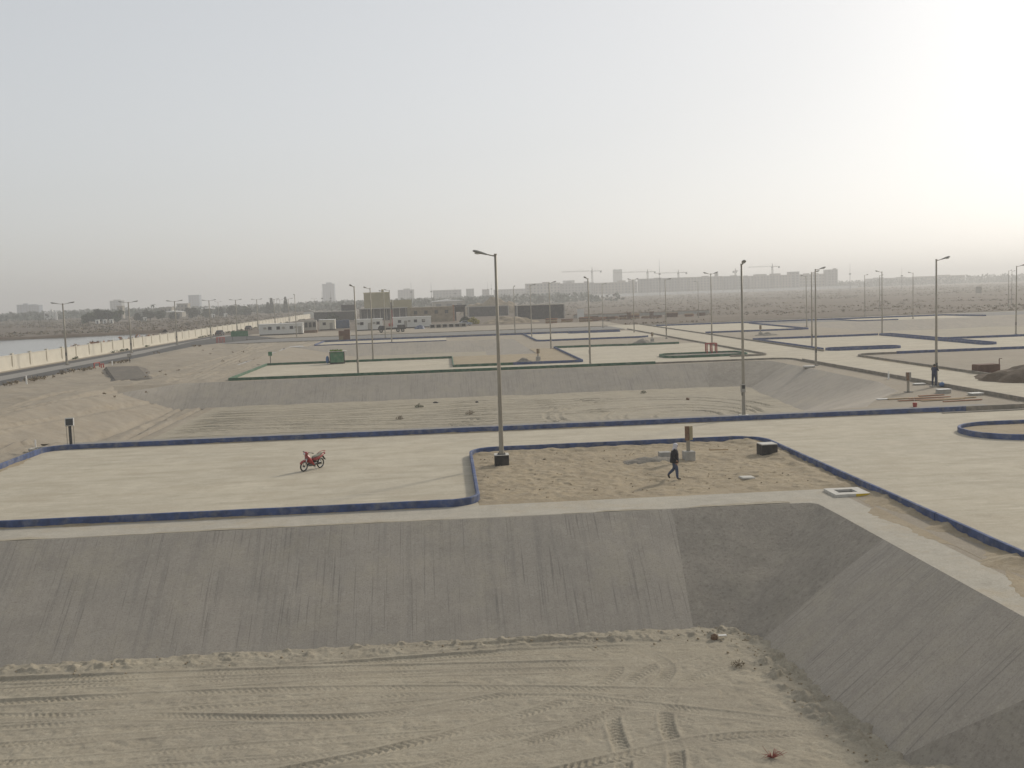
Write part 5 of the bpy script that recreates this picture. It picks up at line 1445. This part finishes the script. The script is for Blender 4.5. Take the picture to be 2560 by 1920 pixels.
# ------------------------------------------------------------------ trees
def tree(name, loc, r_, h, mat, label, seed, n=1500, group=None, trunk=.25, leaf=.5, cat='tree'):
    root = empty(name, loc, 0, label, cat, group)
    r3 = np.random.default_rng(seed)
    lobes = []
    for k in range(9):
        a = r3.uniform(0, 6.28); u = r3.uniform(.1, .75)
        lobes.append((math.cos(a) * u * r_, math.sin(a) * u * r_, h * r3.uniform(trunk + .1, .82), r_ * r3.uniform(.32, .55)))
    P = []
    for cx, cy, cz, rr in lobes:
        d = r3.normal(size=(n // 9, 3)); d /= np.linalg.norm(d, axis=1)[:, None]
        P.append(np.array([cx, cy, cz]) + d * (rr * r3.uniform(.55, 1.05, (n // 9, 1))) * np.array([1, 1, .8]))
    P = np.vstack(P); P[:, 2] = np.clip(P[:, 2], .15, None)
    V, Fq = leaf_cloud(P, leaf, seed)
    tri_object('crown', V, Fq, mat, root)
    mb = MB(); mb.tube([(0, 0, -.1), (.1, 0, h * .3), (0, .1, h * .6)], [.05 * h, .035 * h, .015 * h], 7)
    for cx, cy, cz, rr in lobes[:5]: mb.tube([(0.05, 0, h * .3), (cx * .6, cy * .6, cz * .75), (cx, cy, cz)], [.022 * h, .014 * h, .005 * h], 5)
    mb.build('trunk', M['bark'], root)
    return root
TREES = [(-199, 602, 4.6, 6.6, 'dark round tree at the outer end of the big dark grove'), (-194.5, 606, 4.8, 8.3, 'tallest tree of the big dark grove'), (-189.5, 604, 4.2, 7.2, 'tree in the middle of the big dark grove'), (-184.5, 607, 4.0, 8.0, 'tree at the inner end of the big dark grove'),
         (-183, 646, 3.4, 4.6, 'low dark tree at the start of the second grove'), (-177.5, 648, 4.2, 6.2, 'dark tree in the middle of the second grove'), (-171, 650, 4.0, 5.6, 'dark tree at the end of the second grove'), (-165, 655, 3.2, 4.4, 'small dark tree after the second grove'),
         (-161, 682, 4.4, 6.6, 'dark tree before the pale warehouses'), (-153, 690, 3.6, 5.4, 'smaller dark tree before the pale warehouses'), (-155, 738, 4.0, 6.0, 'far dark tree beyond the warehouses'), (-147, 742, 4.6, 6.8, 'far taller dark tree beyond the warehouses'), (-139, 745, 4.2, 5.6, 'far dark tree at the end of the warehouse row'),
         (-128, 700, 3.2, 5.0, 'dark tree near the two tall slender trees')]
for i, (x, y, r_, h, lab) in enumerate(TREES):
    tree('broad_tree', (x, y, 0), r_, h, M['leaf_dark'] if i % 3 else M['leaf'], lab, 200 + i, 1500, 'dark trees beyond the pond', .12, .55)
for i, (x, y, h, lab) in enumerate(((-122.5, 760, 11.5, 'tall slender conifer nearer to the grove'), (-126.5, 768, 8.5, 'shorter slender conifer beside the tall one'), (-113.2, 764, 12, 'tall slender conifer standing alone'))):
    root = empty('slender_tree', (x, y, 0), 0, lab, 'tree', 'slender conifers')
    r3 = np.random.default_rng(300 + i); z = r3.uniform(.06, 1, 900); a = r3.uniform(0, 6.28, 900); rr = (1.05 - z) ** .6 * 2.0 * r3.uniform(.4, 1, 900) + .15
    V, Fq = leaf_cloud(np.stack([rr * np.cos(a), rr * np.sin(a), z * h], 1), .45, i); tri_object('crown', V, Fq, M['leaf_dark'], root)
    MB().tube([(0, 0, -.1), (0, 0, h)], [.25, .04], 6).build('trunk', M['bark'], root)
root = empty('palm_tree', (-205.5, 760, 0), 0, 'palm tree standing above the second grove', 'tree')
MB().tube([(0, 0, 0), (.2, 0, 5), (.1, 0, 9.2)], [.35, .28, .22], 8).build('trunk', M['bark'], root)
mb = MB()
for k in range(16):
    a = k * 2.4; dr = random.uniform(-.9, .6)
    pts = [Vector((math.cos(a) * t * 2.4, math.sin(a) * t * 2.4, 9.2 + 1.2 * t * (1 - t) * 2 + dr * t * t * 1.6)) for t in (0, .33, .66, 1)]
    sd = Vector((-math.sin(a), math.cos(a), 0))
    for p, q in zip(pts[:-1], pts[1:]): mb.add([p - sd * .3, p + sd * .3, q + sd * .25, q - sd * .25], [(0, 1, 2, 3)])
mb.build('crown', M['leaf_dark'], root)

# scrub: low bushes over the brown land, too many to count
def scrub(name, x0, x1, y0, y1, n, mat, smin, smax, seed, skip=None):
    r3 = np.random.default_rng(seed)
    y = y0 + (y1 - y0) * r3.random(n) ** 1.7
    x = r3.uniform(x0, x1, n)
    dens = vn(x, y, 26, 91) + vn(x, y, 70, 92) * .8
    ok = dens > -.12
    if skip: ok &= ~skip(x, y)
    x, y = x[ok], y[ok]
    s_ = r3.uniform(smin, smax, len(x)) * (1 + y / 1500)
    P = np.repeat(np.stack([x, y, s_ * .35], 1), 7, 0)
    P += r3.normal(0, 1, P.shape) * np.repeat(s_, 7)[:, None] * np.array([.55, .55, .22])
    P[:, 2] = np.abs(P[:, 2])
    a = r3.normal(size=P.shape); a /= np.linalg.norm(a, axis=1)[:, None]
    b = np.cross(a, r3.normal(size=P.shape)); b /= np.linalg.norm(b, axis=1)[:, None]
    q = np.repeat(s_, 7)[:, None] * .45
    V = np.stack([P - a * q, P + b * q * .6, P + a * q, P - b * q * .6], 1).reshape(-1, 3)
    V[:, 2] = np.maximum(V[:, 2], .01)
    o = tri_object(name, V, np.arange(len(P) * 4).reshape(-1, 4), mat)
    o['kind'] = 'stuff'
    return o
yard = lambda x, y: (x > -70) & (x < 46) & (y < 480)
scrub('scrub', -60, 620, 264, 1250, 16000, M['leaf_dry'], .2, .5, 1, yard)
scrub('scrub', 40, 700, 300, 1350, 5000, M['scrub_green'], .2, .45, 2, yard)
scrub('scrub', -420, -72, 345, 1000, 6000, M['leaf_dry'], .3, .8, 3)
scrub('scrub', -420, -72, 350, 1000, 3000, M['scrub_green'], .3, .7, 4)
# weeds along the verge of the wall road and under the wall
def verge(name, x0, x1, y0, y1, n, mat, s0, s1, seed):
    r3 = np.random.default_rng(seed)
    y = r3.uniform(y0, y1, n); x = r3.uniform(x0, x1, n); s_ = r3.uniform(s0, s1, n)
    ok = vn(x, y, 9, 95) > -.05
    P = np.stack([x, y, s_ * .5], 1)[ok]; s_ = s_[ok]
    P = np.repeat(P, 12, 0) + r3.normal(0, .5, (len(P) * 12, 3)) * np.repeat(s_, 12)[:, None] * np.array([1, 1, .5]); P[:, 2] = np.abs(P[:, 2]) + .05
    V, Fq = leaf_cloud(P, (s0 + s1) * .22, seed); V[:, 2] = np.maximum(V[:, 2], .02)
    o = tri_object(name, V, Fq, mat); o['kind'] = 'stuff'
    return o
verge('verge_grass', -53.6, -51.5, 110, 245, 260, M['leaf_dry'], .2, .5, 5)
verge('verge_grass', -65.9, -65.0, 120, 500, 300, M['leaf'], .2, .45, 6)
verge('verge_grass', -50, -27, 60, 225, 34, M['leaf_dry'], .12, .3, 7)
verge('reeds', -82, -70, 225, 300, 150, M['orange'], .6, 1.3, 8)
verge('verge_grass', -80, -70, 300, 420, 150, M['leaf_dry'], .5, 1.1, 9)

# far low trees and roofs that read as one mass
def treeline(name, x0, x1, y0, y1, n, h0, h1, seed):
    r3 = np.random.default_rng(seed)
    x, y = r3.uniform(x0, x1, n), r3.uniform(y0, y1, n)
    h = h0 + (h1 - h0) * np.clip(vn(x, y, 60, 97) + .5 + r3.normal(0, .12, n), 0, 1)
    P = np.repeat(np.stack([x, y, h * 0], 1), 10, 0)
    P[:, 2] = np.repeat(h, 10) * r3.random(len(P)); P[:, :2] += r3.normal(0, 2.5, (len(P), 2))
    V, Fq = leaf_cloud(P, 2.0, seed); V[:, 2] = np.maximum(V[:, 2], .02)
    o = tri_object(name, V, Fq, M['leaf_dark']); o['kind'] = 'stuff'
    return o
treeline('treeline', -1000, -180, 880, 1500, 2300, 2, 7, 1)
treeline('treeline', -180, 140, 800, 1600, 900, 2, 8, 2)
treeline('treeline', 560, 1500, 1450, 1900, 2000, 4, 13, 3)

# ------------------------------------------------------------------ far buildings
def block(name, x0, x1, y, d, h, mat, label, cat='building', floors=None, bays=None, roofs=(), group=None, wmat='far_dark', rz=0.0):
    w_ = x1 - x0
    root = empty(name, ((x0 + x1) / 2, y + d / 2, 0), rz, label, cat, group)
    MB().box((0, 0, h / 2), (w_, d, h)).build('wall', M[mat], root)
    MB().box((0, 0, h + .3), (w_ + .6, d + .6, .7)).build('parapet', M[mat], root)
    floors = floors or max(1, int(h / 3.4)); bays = bays or max(2, int(w_ / 4.2))
    fh = h / floors; bw = w_ / bays
    me = MB().box((0, 0, 0), (bw * .45, .5, fh * .5)).mesh('window'); me.materials.append(M[wmat])
    for i in range(floors):
        for k in range(bays):
            o = bpy.data.objects.new('window', me); COL.objects.link(o); o.parent = root
            o.location = (-w_ / 2 + bw * (k + .5), -d / 2 - .05, fh * (i + .5))
    # projecting stair and balcony bays give the facade its vertical rhythm
    for k in range(1, bays, 3):
        MB().box((-w_ / 2 + bw * k, -d / 2 - .9, h * .48), (bw * .35, 1.8, h * .96)).build('pier', M[mat], root)
    for rx, rw, rh in roofs:
        MB().box((rx * w_ / 2, 0, h + .6 + rh / 2), (rw, d * .5, rh)).build('roof_house', M[mat], root)
    return root
G_ = 'long apartment complex on the horizon'
YC = 1400
CX = [(112, 158, 20.3, 'low left end block of the long apartment complex', [(.2, 9, 1.5)]), (160, 204, 19.0, 'second block of the apartment complex, under the first crane', [(-.5, 7, 2.6), (.6, 6, 1.8)]), (206, 264, 18.2, 'third block of the apartment complex, left of the pale tower', [(.3, 10, 2.2), (.8, 9, 2.0)]),
      (266, 330, 21.6, 'tall fourth block of the apartment complex, right of the pale tower', [(-.2, 9, .8)]), (332, 380, 21.6, 'fifth block of the apartment complex with a stair tower', [(.1, 8, 1.2), (.75, 3, 4.4)]), (382, 416, 21.2, 'sixth block of the apartment complex behind the meter box lamp', [(0, 8, 1.0)]),
      (418, 474, 20.4, 'seventh block of the apartment complex with two roof houses', [(-.45, 16, 2.0), (.3, 13, 2.2)]), (475, 487, 24.2, 'narrow tower of the apartment complex left of the end tower', []), (488, 524, 20.2, 'last low block of the apartment complex', [(-.3, 6, 1.3), (.4, 7, 1.2)]), (525, 539, 25.4, 'end tower of the apartment complex', [(.8, 2, 1.6)])]
for i, (a, b, h, lab, rf) in enumerate(CX):
    block('apartment_block', a, b, YC + (i % 3) * 4, 16, h, 'far_grey' if i % 2 else 'far_tan', lab, 'apartment block', None, None, rf, G_)
k0 = empty('site_wall', (330, 1345, 0), R(-.5), 'pale low wall in front of the apartment complex', 'wall')
for k in range(22): MB().box((-215 + k * 20, 0, 1.7), (19.6, .4, 3.4)).build('panel', M['far_white'], k0)
block('far_tower', 331, 346, 2000, 18, 47, 'far_grey', 'pale tower rising behind the apartment complex', 'tower', 13, 4)
block('far_tower', -226, -204, 2000, 20, 38, 'far_blue', 'bluish tower block left of the tan building', 'tower', 11, 5, [(0.1, 11, 2.6)])
block('far_tower', -428, -410, 1800, 16, 24, 'far_blue', 'bluish square block above the tree line', 'tower', 7, 4)
block('far_tower', -527, -509, 1700, 16, 18.5, 'far_grey', 'grey block rising behind the big dark grove', 'tower', 5, 4, [(0, 9, 1.6)])
block('far_tower', -671, -654, 1700, 16, 17.2, 'far_blue', 'bluish block at the edge of the skyline', 'tower', 5, 4, [(.3, 5, 1.8)])
block('far_tower', -653, -637, 1700, 16, 16.0, 'far_blue', 'bluish block beside the one at the skyline edge', 'tower', 5, 4, [(-.2, 6, 1.2)])
block('far_block', -72, -46, 1700, 18, 20, 'far_grey', 'grey stepped block behind the thin masts', 'building', 6, 6, [(.1, 10, 1.8)])
block('far_block', -14, 27, 1500, 16, 16.2, 'far_grey', 'wide grey block left of the tall lamp', 'building', 5, 9)
block('far_block', 34, 45, 1500, 12, 16.8, 'far_grey', 'small grey block just left of the tall lamp', 'building', 5, 3)
block('far_block', 57, 67, 1500, 12, 15.2, 'far_tan', 'small tan block just right of the tall lamp', 'building', 4, 3)
block('far_block', 80, 135, 1620, 16, 14.8, 'far_grey', 'long low block joining the apartment complex', 'building', 4, 12)
block('far_block', 221, 241, 1900, 16, 28, 'far_grey', 'faint broad block under the first crane jib', 'building', 8, 5)
block('far_block', 650, 720, 1560, 16, 11.5, 'far_grey', 'long low block in the hazy eastern skyline', 'building', 3, 14, [(-.5, 14, 1.2), (.5, 12, 1.0)])
block('far_block', 724, 800, 1560, 16, 12.2, 'far_tan', 'second long low block in the hazy eastern skyline', 'building', 3, 14, [(.2, 18, 1.2)])
block('far_block', -224, -215, 900, 10, 9.4, 'far_tan', 'square brown block before the bluish square block', 'building', 3, 3)
block('far_block', -243, -239, 800, 5, 9.1, 'far_tan', 'slender tan tower beside the big dark grove', 'tower', 3, 2)
# storage silos
k0 = empty('silo_row', (-328, 900, 0), 0, 'row of pale silos with a raised head house at the far left', 'silo')
for k in range(5): MB().tube([(-4.4 + k * 2.2, 0, 0), (-4.4 + k * 2.2, 0, 6.4), (-4.4 + k * 2.2, 0, 7.2)], [1.0, 1.0, .3], 12).build('silo', M['far_white'], k0)
MB().box((.8, 0, 7.6), (2, 1.6, 2.4)).build('head_house', M['far_white'], k0)
def warehouse(x0, x1, y, h, label):
    w_ = x1 - x0
    r_ = empty('warehouse', ((x0 + x1) / 2, y, 0), R(4), label, 'warehouse', 'pale roofed warehouses')
    MB().box((0, 0, h * .4), (w_, 16, h * .8)).build('wall', M['far_tan'], r_)
    MB().loft([[(-w_ / 2 - .5, yy, h * .8), (0, yy, h), (w_ / 2 + .5, yy, h * .8)] for yy in (-8.5, 8.5)]).build('roof', M['white_clean'], r_)
    for k in range(3): MB().box((-w_ / 3 + k * w_ / 3, -8.05, h * .3), (w_ * .16, .1, h * .5)).build('gate', M['far_dark'], r_)
warehouse(-202, -186, 766, 5.0, 'pale roofed warehouse behind the second grove')
warehouse(-209, -191, 905, 6.0, 'long pale roofed warehouse before the bluish block')
warehouse(-200, -185, 1005, 7.2, 'farthest pale roofed warehouse')
warehouse(-7, 14, 705, 6.4, 'low warehouse with bright roof edge behind the brown building')
block('gable_house', -212, -203, 800, 8, 7.0, 'far_tan', 'tan house between palm and square brown block', 'house', 2, 3)
# huts along the dark groves
for i, (x, y, lab) in enumerate(((-191.5, 594, 'white hut at the outer foot of the big grove'), (-187.8, 595, 'white hut in the middle of the big grove foot'), (-184.6, 596, 'white hut at the inner foot of the big grove'), (-178.5, 640, 'white hut at the foot of the second grove'), (-146, 676, 'white hut before the pale warehouses'), (-141, 690, 'second white hut before the pale warehouses'))):
    k0 = empty('hut', (x, y, 0), R(5 * i), lab, 'hut', 'small white huts at the groves')
    MB().box((0, 0, 1.1), (1.9, 2, 2.2)).build('wall', M['white'], k0); MB().box((0, 0, 2.28), (2.3, 2.3, .16)).build('roof', M['white_clean'], k0); MB().box((.2, -1.02, .9), (.6, .06, 1.6)).build('door', M['far_dark'], k0)

# ------------------------------------------------------------------ tower cranes and masts
def crane(x, y, top, jib, x0, x1, label):
    r_ = empty('tower_crane', (x, y, 0), 0, label, 'tower crane', 'tower cranes over the apartment complex')
    mb = MB()
    for a, b in ((-1, -1), (1, -1), (1, 1), (-1, 1)): mb.tube([(a * .8, b * .8, 0), (a * .8, b * .8, jib)], .2, 4)
    for k in range(int(jib / 2)):
        s_ = 1 if k % 2 else -1
        for yy in (-.8, .8): mb.tube([(-.8 * s_, yy, k * 2), (.8 * s_, yy, k * 2 + 2)], .12, 4)
    mb.build('mast', M['crane'], r_)
    far, near = (x0 - x, x1 - x) if abs(x0 - x) > abs(x1 - x) else (x1 - x, x0 - x)
    mb = MB()
    for yy, zz in ((-.5, 0), (.5, 0), (0, 1.1)): mb.tube([(0, yy, jib + zz), (far, yy * .6, jib + zz * .6)], .13, 4)
    for k in range(24):
        a, b = far * k / 24, far * (k + 1) / 24
        mb.tube([(a, 0, jib + 1.05), ((a + b) / 2, -.5, jib), (b, 0, jib + 1.0)], .08, 4)
    mb.build('jib', M['crane'], r_)
    mb = MB(); mb.box((near / 2, 0, jib + .2), (abs(near), 1.3, .7)); mb.build('counter_jib', M['crane'], r_)
    MB().box((near * .9, 0, jib - .9), (2.0, 1.4, 2.4)).build('counterweight', M['far_dark'], r_)
    MB().tube([(0, 0, jib), (0, 0, top)], [.9, .2], 5).build('apex', M['crane'], r_)
    MB().box((.9 if far > 0 else -.9, -.9, jib - 1.2), (1.4, 1.4, 2)).build('cab', M['far_dark'], r_)
    mb = MB(); mb.tube([(0, 0, top), (far * .6, 0, jib + 1)], .05, 4); mb.tube([(0, 0, top), (near * .85, 0, jib + .5)], .05, 4); mb.build('tie_rod', M['crane'], r_)
crane(201, 1396, 40, 34.5, 160, 214, 'tall crane with a long jib to the left above the complex')
crane(276, 1396, 35, 31, 231, 287, 'crane right of the pale tower')
crane(318, 1396, 33, 28.5, 287, 330, 'smaller crane above the tall fourth block')
crane(396, 1396, 32, 28, 393, 400, 'crane seen end on behind the meter box lamp')
crane(447, 1396, 37, 32.5, 414, 457, 'crane above the seventh block of the complex')
def mast(x, y, h, label, arms=1):
    r_ = empty('radio_mast', (x, y, 0), 0, label, 'mast', 'thin masts on the skyline')
    MB().tube([(0, 0, 0), (0, 0, h * .55), (0, 0, h)], [.22, .16, .06], 6).build('pole', M['pole_dark'], r_)
    for k in range(arms): MB().box((0, 0, h * (.62 - .12 * k)), (1.6, 1.0, .9)).build('lamp_ring', M['pole_dark'], r_)
mast(-26.8, 905, 21, 'mast right of the tan block'); mast(-9.6, 905, 20.5, 'mast with a platform left of the tall lamp', 1)
mast(-100, 880, 16.2, 'first of two masts before the bluish tower'); mast(-93, 880, 16, 'second of two masts before the bluish tower')
mast(189.5, 905, 34, 'very thin tall mast above the fourth block', 2); mast(359.5, 905, 25, 'thin mast right of the end tower'); mast(406.5, 905, 19.8, 'thin mast in the hazy eastern skyline')
mast(12, 1000, 17, 'short mast above the small grey block'); mast(52, 1200, 23, 'floodlight mast left of the tall lamp'); mast(56, 1200, 23.5, 'second floodlight mast left of the tall lamp')
for i, (x, y, lab) in enumerate(((-118, 560, 'distant double lamp beyond the pond'), (-100, 640, 'distant double lamp near the slender conifers'), (-92, 600, 'distant double lamp before the bluish tower'), (-80, 660, 'distant double lamp left of the masts'))):
    o = copy_tree(road_lamp); o.location = (x, y, 0); o.rotation_euler = (0, 0, R(20)); tag(o, lab, 'street lamp', 'distant double headed lamps')
